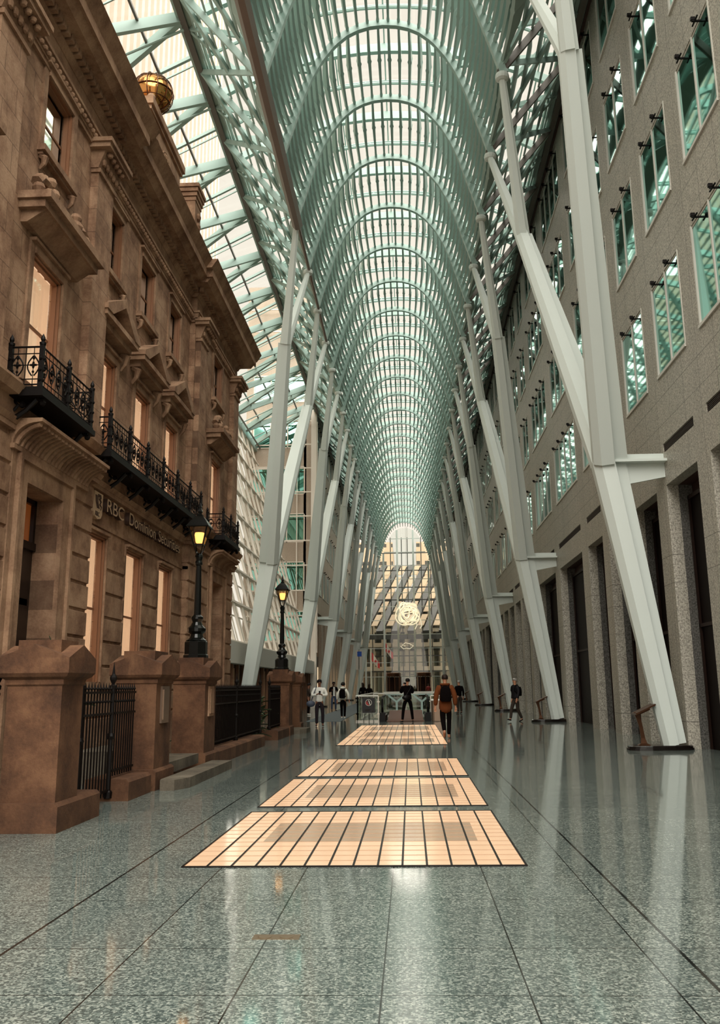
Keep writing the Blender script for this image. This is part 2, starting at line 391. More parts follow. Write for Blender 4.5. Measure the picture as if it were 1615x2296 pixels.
# left wall beyond the courtyard
WINL = [w for w in WIN if w[0] > 67.5]
holes = [(a, r0, c, r1) for a, c in WINL for r0, r1 in ROWS] + [(a, -1, c + .1, 7.2) for a, c in WINL]
b = MB(); wall_grid(b, XL - .28, XL, 67, END_Y, 0, 25.5, holes); struct(b.build('wall_left', 'office'))
windows(XL, -1, WINL, ROWS)
b = MB(); b.box(XL - .9, 67, 0, XL - .7, END_Y, 25.4); struct(b.build('wall_left_inner', 'peach'))
for i, (a, c) in enumerate(WINL):
    nd += 1
    b = MB(); b.box(XL - .6, a, 0, XL - .5, c + .1, 3.4)
    d = struct(b.build('door_%d' % nd, 'dark', origin=(XL - .5, a, 0)))
    f = MB(); f.box(XL - .5, a + .3, .2, XL - .47, a + .75, 3.1); f.box(XL - .5, c - .6, .2, XL - .47, c - .2, 3.1); f.build('lit_pane', 'lit', d)
    f = MB(); f.box(XL - .5, a, 3.1, XL - .3, c + .1, 3.9); f.build('door_head', 'bronze', d)
# office block facing the courtyard
OY = 67.0
b = MB(); xs = [(-16.5, -12.6), (-12.2, -8.0)]
def wall_grid_y(mb, y0, y1, xa, xb, za, zb, holes):
    cuts = sorted({xa, xb} | {h[0] for h in holes} | {h[2] for h in holes})
    for a, c in zip(cuts, cuts[1:]):
        m = (a + c) / 2; hs = sorted((h[1], h[3]) for h in holes if h[0] < m < h[2]); z = za
        for h0, h1 in hs:
            if h0 > z: mb.box(a, y0, z, c, y1, h0)
            z = h1
        if z < zb: mb.box(a, y0, z, c, y1, zb)
orow = [(4.9, 7.2)] + ROWS + [(23.9, 26.2)]
xs = xs[1:]; wall_grid_y(b, OY, OY + .3, -12.75, -7.48, 0, 34, [(a, r0, c, r1) for a, c in xs for r0, r1 in orow])
struct(b.build('wall_back_left', 'office'))
for a, c in xs:
    for z0, z1 in orow:
        nw += 1; f = MB(); f.box(a, OY - .02, z0, c, OY + .1, z0 + .08); f.box(a, OY - .02, z1 - .08, c, OY + .1, z1)
        for k in range(4): xx = a + (c - a - .08) * k / 3; f.box(xx, OY - .02, z0, xx + .08, OY + .1, z1)
        o = struct(f.build('window_%d' % nw, 'steel_w', origin=(a, OY, z0)))
        gmb = MB(); gmb.box(a, OY + .1, z0, c, OY + .12, z1); gmb.build('glass_pane', 'mirror', o)
b = MB()
for k in range(16): z = 2.9 + k * 1.92; b.box(-12.4, OY - .55, z, -7.46, OY - .45, z + .1)
for xx in (-12.3, -10.3, -8.6): b.box(xx, OY - .53, 0, xx + .07, OY - .46, 22)
tag(b.build('curtain_wall_grid', 'steel_w', origin=(-9.6, OY - .5, 0)), 'white horizontal bars in front of the pink granite office wall past the courtyard', 'wall grid')
b = MB(); b.box(-7.42, OY - .9, 0, -7.0, OY - .3, 23); b.box(-7.0, OY - .7, 4, -6.93, OY - .6, 22)
tag(b.build('corner_post', 'steel_w', origin=(-7.2, OY - .6, 0)), 'tall white square corner post where the courtyard meets the left wall', 'post')

# ---------------------------------------------------------------- leaning glass wall of the courtyard
LT, LB, LZT, LZB = -12.1, -7.35, 20.3, 3.36
def lat(u, yv, off=0): return (LB + (LT - LB) * u + off * .96, yv, LZB + (LZT - LZB) * u + off * .27)
la = thing('leaning_glass_wall', (-9.7, 47, 3.3), 'leaning lattice wall of white mullions and glass behind the brown bank building', 'glass wall')
b = MB()
for k in range(19):
    yv = 29 + 2 * k; b.bar(lat(0, yv), lat(1, yv), .12, .22, up=(0, 1, 0)); b.bar(lat(0, yv, -.9), lat(1, yv, -.9), .06, .06, up=(0, 1, 0))
for k in range(10):
    u = k / 9; b.bar(lat(u, 27), lat(u, OY - 1.2), .2, .1, up=(-.27, 0, .96)); b.bar(lat(u, 27, -.9), lat(u, OY - 1.2, -.9), .06, .06)
b.build('mullion_grid', 'steel_w', la)
b = MB(); b.add([lat(0, 27, -.1), lat(0, OY - 1.2, -.1), lat(1, OY - 1.2, -.1), lat(1, 27, -.1)], [(0, 1, 2, 3)]); b.build('glazing', 'latglass', la)
b = MB(); b.box(-7.6, 27.6, 2.46, -7.1, OY - 1.1, 3.34); tag(b.build('fascia_beam', 'fascia', origin=(-7.3, 47, 2.5)), 'long pale grey fascia beam below the leaning glass wall', 'beam')
for k in range(10):
    yv = 29 + 4 * k; nd += 1; b = MB(); b.box(-7.55, yv, 0, -7.5, yv + 3.8, 2.46); o = struct(b.build('door_%d' % nd, 'mirror_d', origin=(-7.5, yv, 0)))
    f = MB()
    for q in (0, 1.2, 2.5, 3.7): f.box(-7.5, yv + q, 0, -7.4, yv + q + .1, 2.46)
    f.build('door_frame', 'wood', o)
    if k in (1, 2, 4, 5, 7): f = MB(); f.box(-7.5, yv + .3, .1, -7.48, yv + .75, 2.3); f.build('lit_pane', 'peach', o)

# ---------------------------------------------------------------- barrel roof glazing
ARC_Y0, NAR = 14.7, 28
def zg(u): return 25.25 - .0452 * u * u
b = MB(); us = [-6.45 + 12.9 * i / 16 for i in range(17)]
vs_ = [(XC + u, yy, zg(u)) for u in us for yy in (4.0, END_Y)]
b.add(vs_, [(2 * i, 2 * i + 1, 2 * i + 3, 2 * i + 2) for i in range(16)])
struct(b.build('ceiling', 'roofglass'))
def glaz_rib(yv):
    o = thing('glazing_rib', (XC, yv, 23.4), 'x', 'roof rib', 'curved glazing ribs of the roof')
    b = MB()
    for dz, r in ((-.12, .05), (-.34, .065)): b.tube([(XC + u, yv + (dz + .12) * .8, zg(u) + dz) for u in us], r, 6)
    for u in us[1::3]: b.bar((XC + u, yv, zg(u) - .12), (XC + u, yv - .18, zg(u) - .34), .04, .04)
    b.build('pipe_pair', 'steel_t', o); return o
def glaz_beam(yv):
    o = thing('glazing_beam', (XC, yv, 23.4), 'x', 'roof beam', 'curved box beams of the roof')
    b = MB(); b.loft([[(XC + u, yv - .09, zg(u) - .42), (XC + u, yv + .09, zg(u) - .42), (XC + u, yv + .09, zg(u) - .08), (XC + u, yv - .09, zg(u) - .08)] for u in us]); b.build('box_beam', 'steel_t', o); return o
r0, g0 = glaz_rib(ARC_Y0), glaz_beam(ARC_Y0 + 2); remember(r0); remember(g0)
for k in range(NAR):
    a = r0 if k == 0 else copy_tree(r0, (XC, ARC_Y0 + 4 * k, 23.4)); a['label'] = 'curved pair of pale pipes under the roof glass, %s from the camera' % ORD[k]
    a = g0 if k == 0 else copy_tree(g0, (XC, ARC_Y0 + 2 + 4 * k, 23.4)); a['label'] = 'curved teal box beam under the roof glass, %s from the camera' % ORD[k]
b = MB()
for k in range(-3, 4): u = k * 1.9; b.bar((XC + u, 6, zg(u) - .04), (XC + u, END_Y, zg(u) - .04), .05, .06)
struct(b.build('trim_2', 'steel_t'))
for s, x, nm in ((1, 5.95, 'right'), (-1, -6.95, 'left')):
    o = thing('gutter_beam', (x, 60, 23), 'long dark grey gutter beam along the %s edge of the vault' % nm, 'beam')
    b = MB(); b.box(x - .22, 5, 22.75, x + .22, END_Y, 23.35); b.build('beam_body', 'steel_t', o)
    b = MB(); b.box(x - .1, 5, 22.62, x + .1, END_Y, 22.75); b.build('dark_track', 'gut', o)
    b = MB(); b.tube([(x + .42 * -s, 5, 22.6), (x + .42 * -s, END_Y, 22.6)], .06, 6); b.build('edge_pipe', 'steel_t', o)
b = MB(); b.box(6.1, 5, 22.7, 6.2, END_Y, 23.9); b.box(5.9, 5, 23.35, 6.3, END_Y, 23.6); struct(b.build('trim_3', 'soffit'))

# ---------------------------------------------------------------- inner roof arches with fins
PR = [(0, 24.25), (.45, 24.21), (.85, 24.1), (1.25, 23.9), (1.7, 23.5), (2.15, 22.88), (2.5, 22.2), (2.8, 21.42), (3.1, 20.42), (3.32, 19.7), (3.5, 19.05)]
prof = [(XC - u, z) for u, z in PR[::-1]] + [(XC + u, z) for u, z in PR[1:]]
def resample(pts, n):
    L = [0]
    for a, c in zip(pts, pts[1:]): L.append(L[-1] + math.dist(a, c))
    out = []
    for i in range(n):
        t = L[-1] * i / (n - 1); j = max(k for k in range(len(L)) if L[k] <= t + 1e-9); j = min(j, len(pts) - 2)
        f = (t - L[j]) / (L[j + 1] - L[j]); out.append((pts[j][0] + f * (pts[j + 1][0] - pts[j][0]), pts[j][1] + f * (pts[j + 1][1] - pts[j][1])))
    return out
dense = resample(prof, 61)
def normal(i, P):
    a, c = P[max(i - 1, 0)], P[min(i + 1, len(P) - 1)]; t = Vector((c[0] - a[0], c[1] - a[1])).normalized(); return Vector((-t.y, t.x))
arch = thing('roof_arch', (XC, ARC_Y0, 19.05), 'x', 'arch', 'steel arches of the vault')
b = MB(); R = []
for i, (x, z) in enumerate(dense):
    n = normal(i, dense); q = Vector((x, z))
    R.append([(q.x, ARC_Y0 - .09, q.y), (q.x, ARC_Y0 + .09, q.y), ((q + n * .26).x, ARC_Y0 + .05, (q + n * .26).y), ((q + n * .26).x, ARC_Y0 - .05, (q + n * .26).y)])
b.loft(R); b.build('rib', 'steel_t', arch)
NF = 38
fp = resample(prof, NF + 2)[1:-1]
for i, (x, z) in enumerate(fp):
    n = normal(i, fp); side = min(1, abs(x - XC) / 3.5)
    dirv = (n * (1 - .45 * side) + Vector((0, .45 * side))).normalized(); tv = Vector((-dirv.y, dirv.x))
    b = MB(); R = []
    dmax = .17 + .4 * side ** 2
    for fy, w, dd in ((0, .04, .12), (.03, .055, .14), (.06, .042, .14), (.3, .05, dmax * .85), (.47, .058, dmax), (.5, .085, dmax), (.53, .058, dmax), (.7, .05, dmax * .85), (.94, .042, .14), (.97, .055, .14), (1, .04, .12)):
        o_ = Vector((x, z)) + n * (.16 + .1 * math.sin(math.pi * fy)); p0 = o_ - tv * w; p1 = o_ + tv * w; p2 = o_ + dirv * dd + tv * w * .7; p3 = o_ + dirv * dd - tv * w * .7; yy = ARC_Y0 + .05 + 3.9 * fy
        R.append([(p0.x, yy, p0.y), (p1.x, yy, p1.y), (p2.x, yy, p2.y), (p3.x, yy, p3.y)])
    b.loft(R); b.build('fin', 'steel_f', arch)
for s in (-1, 1):
    rx, gx = XC + s * 3.5, XC + s * 6.4
    b = MB(); b.bar((rx, ARC_Y0, 19.1), (gx, ARC_Y0, 22.7), .11, .2); b.build('strut', 'gut' if s > 0 else 'steel_t', arch)
    for dy in (-4, 4):
        b = MB(); b.bar((XC + s * 3.15, ARC_Y0, 20.5), (gx, ARC_Y0 + dy / 2 * 1.0, 22.8), .1, .16); b.build('strut', 'steel_t', arch)
        b = MB(); b.bar((rx + s * .1, ARC_Y0, 19.4), (gx, ARC_Y0 + dy, 22.7), .1, .16); b.build('strut', 'steel_t', arch)
    b = MB()
    b.bar((gx, ARC_Y0, 22.8), (XC + s * 2.5, ARC_Y0, 22.6), .12, .22); b.build('tie', 'steel_t', arch)
    for kk in range(7):       # outer blades between arch foot and gutter
        f = (kk + .5) / 7.2; px, pz = rx + (gx - rx) * f, 19.25 + (22.9 - 19.25) * f
        b = MB(); R = []
        for fy, dd in ((0, .1), (.12, .16), (.3, .42), (.5, .5), (.7, .42), (.88, .16), (1, .1)):
            yy = ARC_Y0 + .05 + 3.9 * fy
            R.append([(px - .03, yy, pz), (px + .03, yy, pz), (px + .03 + s * dd * .4, yy, pz + dd), (px - .03 + s * dd * .4, yy, pz + dd)])
        b.loft(R); b.build('outer_blade', 'steel_f', arch)
remember(arch)
for k in range(NAR):
    a = arch if k == 0 else copy_tree(arch, (XC, ARC_Y0 + 4 * k, 19.05))
    a['label'] = 'pointed pale steel roof arch with fins, %s arch from the camera' % ORD[k]

# ---------------------------------------------------------------- tree columns
def cyl_section(w, web, s):
    return w, web
def member(mb, a, c, w0, w1, web0, web1, s):       # hexagonal body with a web plate on the wall side
    a, c = Vector(a), Vector(c); t = (c - a).normalized(); u = Vector((s, 0, 0)); u = (u - t * u.dot(t)).normalized(); v = t.cross(u); R = []
    for p, w, wb in ((a, w0, web0), (c, w1, web1)):
        h = w / 2
        pts = [(-h, -h * .35), (-h * .55, -h), (h * .45, -h), (h * .5, -h * .32), (h * .5 + wb, -h * .28), (h * .5 + wb, h * .28), (h * .5, h * .32), (h * .45, h), (-h * .55, h), (-h, h * .35)]
        R.append([p + u * x + v * y for x, y in pts])
    mb.loft(R)
def make_tree(s, yb):
    base = XC + s * 6.35
    def X(u): return XC + s * u
    o = thing('tree_column', (base, yb, 0), 'x', 'column', 'branching steel columns')
    P0, P1 = (X(6.35), yb, .1), (X(5.3), yb, 6.7)
    b = MB(); member(b, P0, P1, .42, .66, .2, .3, s); b.build('post', 'steel', o)
    for d in (-1, 1):
        E = (X(4.22), yb + 4 * d, 14.9)
        b = MB(); member(b, (X(5.3), yb + d * .12, 6.65), E, .62, .46, .34, .16, s); b.build('limb', 'steel', o)
        for e in (-1, 1):
            r = (X(3.56), yb + 4 * d + 2 * e, 18.95)
            b = MB(); member(b, (E[0], E[1] + e * .06, E[2] - .05), r, .4, .2, .1, .05, s); b.build('branch', 'steel', o)
            b = MB(); b.lathe([(.12, -.12), (.19, -.08), (.21, 0), (.19, .08), (.12, .1)], (r[0], r[1], r[2]), 14); b.build('collar', 'steel', o, smooth=False)
    return o
def bracket(o, s, yb):
    x1 = XR if s > 0 else XL; x0 = XC + s * 5.45
    b = MB(); b.box(x0, yb - .28, 6.62, x1, yb + .28, 6.68); b.box(x0, yb - .03, 6.68, x1, yb + .03, 6.86)
    b.prism([(x0, 6.62), (x1, 6.62), (x1, 6.28), (x0 + s * .25, 6.1), (x0, 6.0)], 'y', yb - .035, yb + .035)
    return b.build('wall_bracket', 'steel', o)
for s, ys, nm in ((1, [20.7 + 16 * k for k in range(7)], 'right'), (-1, [36.7 + 16 * k for k in range(6)], 'left')):
    for k, yb in enumerate(ys):
        if k == 0:
            pt = o = make_tree(s, yb)
            if s > 0: bracket(o, s, yb)
            remember(o)
        else:
            o = copy_tree(pt, (XC + s * 6.35, yb, 0))
            if s < 0 and yb > 67: bracket(o, s, yb)
        o['label'] = 'pale green-white branching steel column, %s on the %s side' % (ORD[k], nm)
# plates under the columns and reading stands on them
pp = None
for k in range(7):
    yb = 20.7 + 16 * k
    lab1 = 'black oval floor plate under the %s steel column on the right' % ORD[k]; lab2 = 'bronze reading stand beside the foot of the %s right column' % ORD[k]
    if pp is None:
        b = MB(); b.loft([[(5.58 + .74 * q * math.copysign(abs(math.cos(t)) ** .7, math.cos(t)), yb + .36 * q * math.copysign(abs(math.sin(t)) ** .7, math.sin(t)), z) for t in [2 * math.pi * j / 28 for j in range(28)]] for q, z in ((1, 0.0), (1.0, .045), (.97, .05), (.97, .08), (.93, .1))])
        pp = pl = b.build('column_plate', 'plate', origin=(5.58, yb, 0)); tag(pl, None, 'plate', 'floor plates of the right columns')
        st = thing('reading_stand', (5.22, yb, .1), 'x', 'stand', 'reading stands along the right columns')
        b = MB(); b.loft([[(5.22 + cx_ + dx, yb + dy, z) for dx, dy in ((-w, -w * .6), (w, -w * .6), (w, w * .6), (-w, w * .6))] for z, w, cx_ in ((.1, .14, 0), (.14, .07, 0), (.25, .045, -.01), (.5, .04, -.04), (.68, .05, -.08), (.78, .07, -.11), (.82, .09, -.08))]); b.build('stem', 'bronze', st)
        b = MB(); b.bar((5.04, yb, .78), (5.5, yb, .99), .42, .035, up=(0, 0, 1)); b.bar((5.06, yb, .75), (5.4, yb, .9), .1, .06); b.build('reading_panel', 'bronze', st)
        remember(st); remember(pl); sp_ = st
    else: pl = copy_tree(pp, (5.58, yb, 0)); st = copy_tree(sp_, (5.22, yb, .1))
    pl['label'] = lab1; st['label'] = lab2
for k in range(6):
    b = MB(); b.box(XC - 6.9, 36.7 + 16 * k - .3, 0, XC - 5.9, 36.7 + 16 * k + .3, .1)
    tag(b.build('column_plate', 'plate', origin=(XC - 6.4, 36.7 + 16 * k, 0)), 'black rectangular floor plate under the %s steel column on the left' % ORD[k], 'plate', 'floor plates of the left columns')

# ring-line beam over the courtyard opening on the left, thin pipe after it
o = thing('edge_beam', (-4.0, 20, 19), 'steel edge beam, shade painted dark brown, carrying the left arch feet above the bank', 'beam')
b = MB()
b.loft([[(-4.0 + x, yy, 18.95 + z) for x, z in ((-.2, -.1), (-.08, -.24), (.1, -.24), (.2, -.05), (.12, .14), (-.12, .14))] for yy in (8, 30.7)]); b.build('beam_body', 'steel_shade', o)  # brown of the unlit underside painted over beam and pipe
b = MB(); b.tube([(-4.0, 30.7, 19.0), (-4.0, 42.7, 19.0)], .07, 8); b.build('thin_pipe', 'steel_shade', o)

# ---------------------------------------------------------------- sloping glass roof over the bank and courtyard
GX, GZ, EX, EZ = -7.0, 23.0, -12.15, 20.35
b = MB(); b.add([(GX, 4, GZ + .25), (GX, OY, GZ + .25), (EX, OY, EZ + .25), (EX, 4, EZ + .25)], [(0, 1, 2, 3)]); struct(b.build('ceiling_left', 'roofglass'))
tr = thing('roof_truss', (GX, 12.3, GZ), 'x', 'roof truss', 'slanted V-shaped trusses over the bank')
for d in (-2, 2):
    b = MB(); b.bar((GX, 12.3, GZ - .15), (EX, 12.3 + d, EZ - .15), .17, .36); b.build('chord', 'steel_t', tr)
b = MB(); b.tube([(GX, 12.5, GZ - .45), (EX, 12.3, EZ - .3)], .045, 6); b.build('tie_rod', 'steel_t', tr)
b = MB(); b.bar((GX, 14.3, GZ + .08), (EX, 14.3, EZ + .08), .12, .12); b.bar((GX, 14.7, GZ + .08), (EX, 14.7, EZ + .08), .05, .05); b.build('glazing_bar', 'steel_t', tr)
remember(tr)
for k in range(14):
    o = tr if k == 0 else copy_tree(tr, (GX, 12.3 + 4 * k, GZ)); o['label'] = 'V-shaped slanted roof truss over the brown bank, %s from the camera' % ORD[k]
for k in range(1, 4):
    f = k / 4; b = MB(); x, z = GX + (EX - GX) * f, GZ + (EZ - GZ) * f + .0; b.bar((x, 5, z), (x, OY, z), .08, .1)
    tag(b.build('purlin', 'gut', origin=(x, 35, z)), 'thin grey lengthwise glazing bar, %s one down the sloping side roof' % ['upper', 'middle', 'lower'][k - 1], 'roof bar')
o = thing('eave_beam', (EX, 35, EZ), 'pale eave beam where the sloping side roof meets the leaning glass wall', 'beam')
b = MB(); b.box(EX - .15, 5, EZ - .5, EX + .3, OY, EZ + .1); b.build('beam_body', 'steel_t', o)
b = MB(); b.box(EX + .5, 5, EZ - .25, EX + .58, OY, EZ - .15); b.build('dark_track', 'gut', o)

# ---------------------------------------------------------------- end glass wall
e = thing('end_glass_wall', (XC, END_Y, 0), 'tall arched glass wall closing the far end of the hall', 'glass wall')
b = MB(); hw = [(XC - 6.3, 2.83), (XC - 6.0, 6), (XC - 4.6, 14)] + [(x, z) for x, z in prof] + [(XC + 4.6, 14), (XC + 6.0, 6), (XC + 6.3, 2.83)]
b.add([(x, END_Y, z) for x, z in hw], [tuple(range(len(hw)))]); b.build('glazing', 'wallglass', e)
def edge_at(z):
    if z < 6: return 6.3 - .3 * (z - 2.8) / 3.2
    if z < 14: return 6.0 - 1.4 * (z - 6) / 8
    if z < 19.05: return 4.6 - 1.1 * (z - 14) / 5.05
    for (u0, z0), (u1, z1) in zip(PR, PR[1:]):
        if z0 >= z >= z1: return u0 + (u1 - u0) * (z0 - z) / (z0 - z1)
    return 0
def top_at(u):
    z = 24.2
    while z > 3 and edge_at(z) < abs(u): z -= .1
    return z
for x in (-6.3, -3.6, -1.6, .75, 2.93, 4.7):
    b = MB(); b.box(x - .13, END_Y - .25, 0 if abs(x) > 3 else 2.8, x + .13, END_Y + .05, top_at(x - XC)); b.build('mullion', 'steel', e)
for k in range(11):
    z = 2.83 + k * 1.98; u = edge_at(z); b = MB(); b.box(XC - u, END_Y - .12, z - .045, XC + u, END_Y - .02, z + .045); b.build('transom', 'steel', e)
for x0, x1 in ((-6.3, -3.6), (-1.3, .8), (3.0, 4.9)):
    b = MB(); b.box(x0, END_Y, 0, x1, END_Y + .03, 2.83); b.build('lower_glazing', 'wallglass', e)
b = MB(); b.box(XC - 6.8, END_Y - .2, 0, XC - 6.3, END_Y + .2, 14); b.box(XC + 6.3, END_Y - .2, 0, XC + 6.7, END_Y + .2, 14); b.build('side_post', 'steel_w', e)
for nm, xc in (('left', -2.4), ('right', 1.9)):
    END_D = END_Y - 1.3; d = thing('revolving_door', (xc, END_D, 0), 'bronze revolving door with dark drum, %s of the two in the far glass wall' % nm, 'door')
    b = MB(); b.lathe([(1.02, 2.85), (1.05, 2.9), (1.05, 3.3), (1.0, 3.35), (.1, 3.36)], (xc, END_D, 0), 24); b.build('drum_band', 'bronze', d)
    b = MB()
    for a in range(8): t = math.pi / 4 * a + .2; b.box(xc + .98 * math.cos(t) - .05, END_D + .98 * math.sin(t) - .05, 0, xc + .98 * math.cos(t) + .05, END_D + .98 * math.sin(t) + .05, 2.86)
    b.build('door_post', 'bronze', d)
    for a in range(2): t = math.pi / 2 * a + .5; b = MB(); b.bar((xc - .9 * math.cos(t), END_D - .9 * math.sin(t), 1.4), (xc + .9 * math.cos(t), END_D + .9 * math.sin(t), 1.4), .05, 2.7); b.build('door_wing', 'soffit', d)
# ---------------------------------------------------------------- brown sandstone bank building on the left
MT['mirror_sky'] = mat('window_mirror_pale', srgb(240, 240, 224), .03, 1.0)
MT['bankglass'] = glass_mat('bank_window_glass', (.97, .94, .9, 1), .22)
MT['transom'] = mat('warm_transom', srgb(150, 84, 40), .3, emit=srgb(200, 110, 50), es=.12)
PX, MX = -5.6, -5.75            # fronts of the end pavilions and of the recessed middle
Y0, Y1, Y2, Y3 = 6.0, 15.0, 21.9, 27.45
bk = thing('bank_building', (-8.5, 17, 0), 'old brown sandstone bank building with balconies and carved cornice, under the glass roof', 'building')
GW = [(15.1, 16.2), (17.42, 18.5), (19.78, 20.82)]
door_holes = [(12.25, .45, 13.6, 4.43), (24.55, .45, 25.85, 4.43)]
up1 = [(a + .1, 5.9, c + .02, 7.72) for a, c in GW]; up2 = [(a + .1, 9.42, c, 10.8) for a, c in GW]
A1, A2 = (11.98, 5.9, 13.05, 7.95), (12.0, 9.72, 13.03, 11.05)
A1b, A2b = (8.2, 5.9, 9.3, 7.95), (8.2, 9.72, 9.3, 11.05)
B1, B2 = (24.1, 5.9, 25.15, 7.9), (24.1, 9.72, 25.15, 11.05)
mid_h = [(a, 1.6, c, 4.25) for a, c in GW] + up1 + up2
pavA = [door_holes[0], A1, A2, A1b, A2b]; pavB = [door_holes[1], B1, B2]
b = MB()
wall_grid(b, PX - .5, PX, Y0, Y1, 0, 12.4, pavA); wall_grid(b, MX - .5, MX, Y1, Y2, 0, 12.4, mid_h); wall_grid(b, PX - .5, PX, Y2, Y3, 0, 12.4, pavB)
b.box(-11, Y3 - .4, 0, PX - .5, Y3, 12.4); b.box(-11, Y0, 0, PX - .5, Y0 + .4, 12.4); b.box(-11.4, Y0, 0, -11, Y3, 12.4); b.box(-11, Y0 + .4, 12.2, PX - .5, Y3 - .4, 12.4)
b.build('wall', 'stone', bk)
# rusticated courses of the ground floor
b = MB()
def courses(x, ya, yb, holes, z0=1.0, z1=4.4, step=.45, up=4.4):
    z = z0
    while z < z1 - .05:
        zt = min(z + step - .035, up)
        segs = [(ya, yb)]
        for h in holes:
            if h[1] < zt - .05 and h[3] > z + .05:
                ns = []
                for s0, s1 in segs:
                    if h[2] <= s0 or h[0] >= s1: ns.append((s0, s1))
                    else:
                        if h[0] > s0: ns.append((s0, h[0]))
                        if h[2] < s1: ns.append((h[2], s1))
                segs = ns
        for s0, s1 in segs:
            if s1 - s0 > .05: b.prism([(x, z), (x + .035, z + .015), (x + .035, zt - .015), (x, zt)], 'y', s0 + .004, s1 - .004)
        z += step
ex = lambda h, m: (h[0] - m, h[1], h[2] + m, h[3] + m)
courses(PX, Y0, Y1, [ex(door_holes[0], .5)], z1=5.0, up=4.98); b.build('rusticated_courses', 'stone_p', bk); b = MB(); courses(MX, Y1, Y2, [ex(h, 0) for h in mid_h[:3]], z1=4.2); b.build('rusticated_courses', 'stone_p', bk); b = MB(); courses(PX, Y2, Y3, [ex(door_holes[1], .5)], z1=5.0, up=4.98)
b.build('rusticated_courses', 'stone_p', bk)
b = MB(); b.box(PX - .16, Y2 - .01, 1.0, PX, Y2 + .01, 5.0)
z = 1.0
while z < 5: b.box(PX - .15, Y2 - .03, z, PX + .02, Y2, z + .41); z += .45
b.build('rusticated_return', 'stone_p', bk)

def band(name, z0, z1, pr, m='stone_p', slope=0.0, ya=Y0, yb=Y3, side=True):
    b = MB()
    for x, a, c in ((PX, ya, Y1 + pr), (MX, Y1 + pr, Y2 - pr), (PX, Y2 - pr, yb + pr)):
        xb = MX - .1
        if c > a: b.prism([(xb, z0), (x + pr - slope, z0), (x + pr, z1), (xb, z1)], 'y', a, c)
    if side: b.box(PX - 5, Y3, z0, PX, Y3 + pr, z1)
    return b.build(name, m, bk)
band('plinth_course', 0.0, .95, .1)
band('lintel_band', 4.42, 4.5, .03, side=False)
band('string_moulding', 5.06, 5.14, .09); band('string_moulding', 5.14, 5.22, .15, slope=.05)
band('balcony_frieze', 5.22, 5.5, .08); band('belt_course', 5.5, 5.62, .3, slope=.08); band('belt_course', 5.62, 5.72, .22)
band('architrave_band', 11.12, 11.2, .05); band('carved_band', 11.2, 11.36, .1, slope=.03); band('architrave_band', 11.36, 11.42, .13)
band('frieze', 11.42, 11.82, .03, side=False)
band('bed_moulding', 11.82, 11.93, .12, slope=.08)
b = MB()
for x, a, c in ((PX, Y0, Y1 + .2), (MX, Y1 + .2, Y2 - .2), (PX, Y2 - .2, Y3 + .2)):
    yy = a; b.box(MX - .1, a, 11.93, x + .12, c, 12.05)
    while yy < c - .1: b.box(x + .1, yy, 11.93, x + .24, yy + .1, 12.05); yy += .17
yy = PX - 3
while yy < PX: b.box(yy, Y3 + .1, 11.93, yy + .1, Y3 + .24, 12.05); yy += .17
b.build('dentil_row', 'stone_p', bk)
band('cornice', 12.05, 12.17, .5, slope=.1); band('cornice', 12.17, 12.36, .56, slope=0); band('cornice', 12.36, 12.6, .72, slope=.16)
# carved leaf bosses on the carved band
b = MB()
for x, a, c in ((PX, Y0, Y1), (MX, Y1, Y2), (PX, Y2, Y3)):
    yy = a; b.box(x, a, 11.24, x + .09, c, 11.32)
    while yy < c: b.sphere((x + .1, yy + .07, 11.28), .05, 6, .7, 1, 1); yy += .14
b.build('leaf_carving', 'stone_p', bk)
# parapet
b = MB(); b.box(MX - .3, Y0, 12.6, MX + .28, Y3, 12.75); b.box(MX - .2, Y0, 12.75, MX + .18, 16.9, 13.35); b.box(MX - .2, 19.5, 12.75, MX + .18, 20.9, 13.35)
b.box(MX - .3, Y0, 13.35, MX + .26, 16.9, 13.5); b.box(MX - .3, 19.5, 13.35, MX + .26, 20.9, 13.5)
b.box(MX - .25, 16.9, 12.75, MX + .24, 19.5, 14.1); b.box(MX - .32, 16.8, 14.1, MX + .34, 19.6, 14.28); b.box(MX - .3, 16.85, 14.0, MX + .29, 19.55, 14.1)
b.build('parapet', 'stone_p', bk)
b = MB()
for yy, r in ((17.5, .16), (18.2, .27), (18.9, .16)):
    for q in range(12): t = math.pi / 6 * q; b.sphere((MX + .25, yy + r * .8 * math.cos(t), 13.45 + r * .8 * math.sin(t)), r * .28, 6, .6)
    b.sphere((MX + .25, yy, 13.45), r * .42, 8, .6)
    b.tube([(MX + .25, yy + r * 1.15 * math.cos(t), 13.45 + r * 1.15 * math.sin(t)) for t in [2 * math.pi * j / 20 for j in range(20)]], .025, 6, closed=True)
for c0 in (15.4, 16.1, 19.9, 20.45):
    b.tube([(MX + .2, c0 + (.05 + .2 * j / 16) * math.cos(j * .8), 13.05 + (.05 + .2 * j / 16) * math.sin(j * .8)) for j in range(16)], .03, 5)
b.build('medallion', 'stone_p', bk)
for a, c, zt in ((20.9, 21.6, 14.7), (12.9, 13.7, 15.6)):
    b = MB(); xx = MX + .02
    b.box(xx - .35, a, 12.6, xx + .3, c, 13.0); b.box(xx - .3, a + .05, 13.0, xx + .25, c - .05, zt - .5)
    for k in range(4): b.box(xx - .32 - .03 * k, a + .03 - .03 * k, zt - .5 + k * .12, xx + .27 + .03 * k, c - .03 + .03 * k, zt - .5 + (k + 1) * .12 - .02)
    for q in range(3): b.sphere((xx + .27, (a + c) / 2, 13.3 + q * .28), .12, 8, .6)
    b.build('parapet_pedestal', 'stone_p', bk)
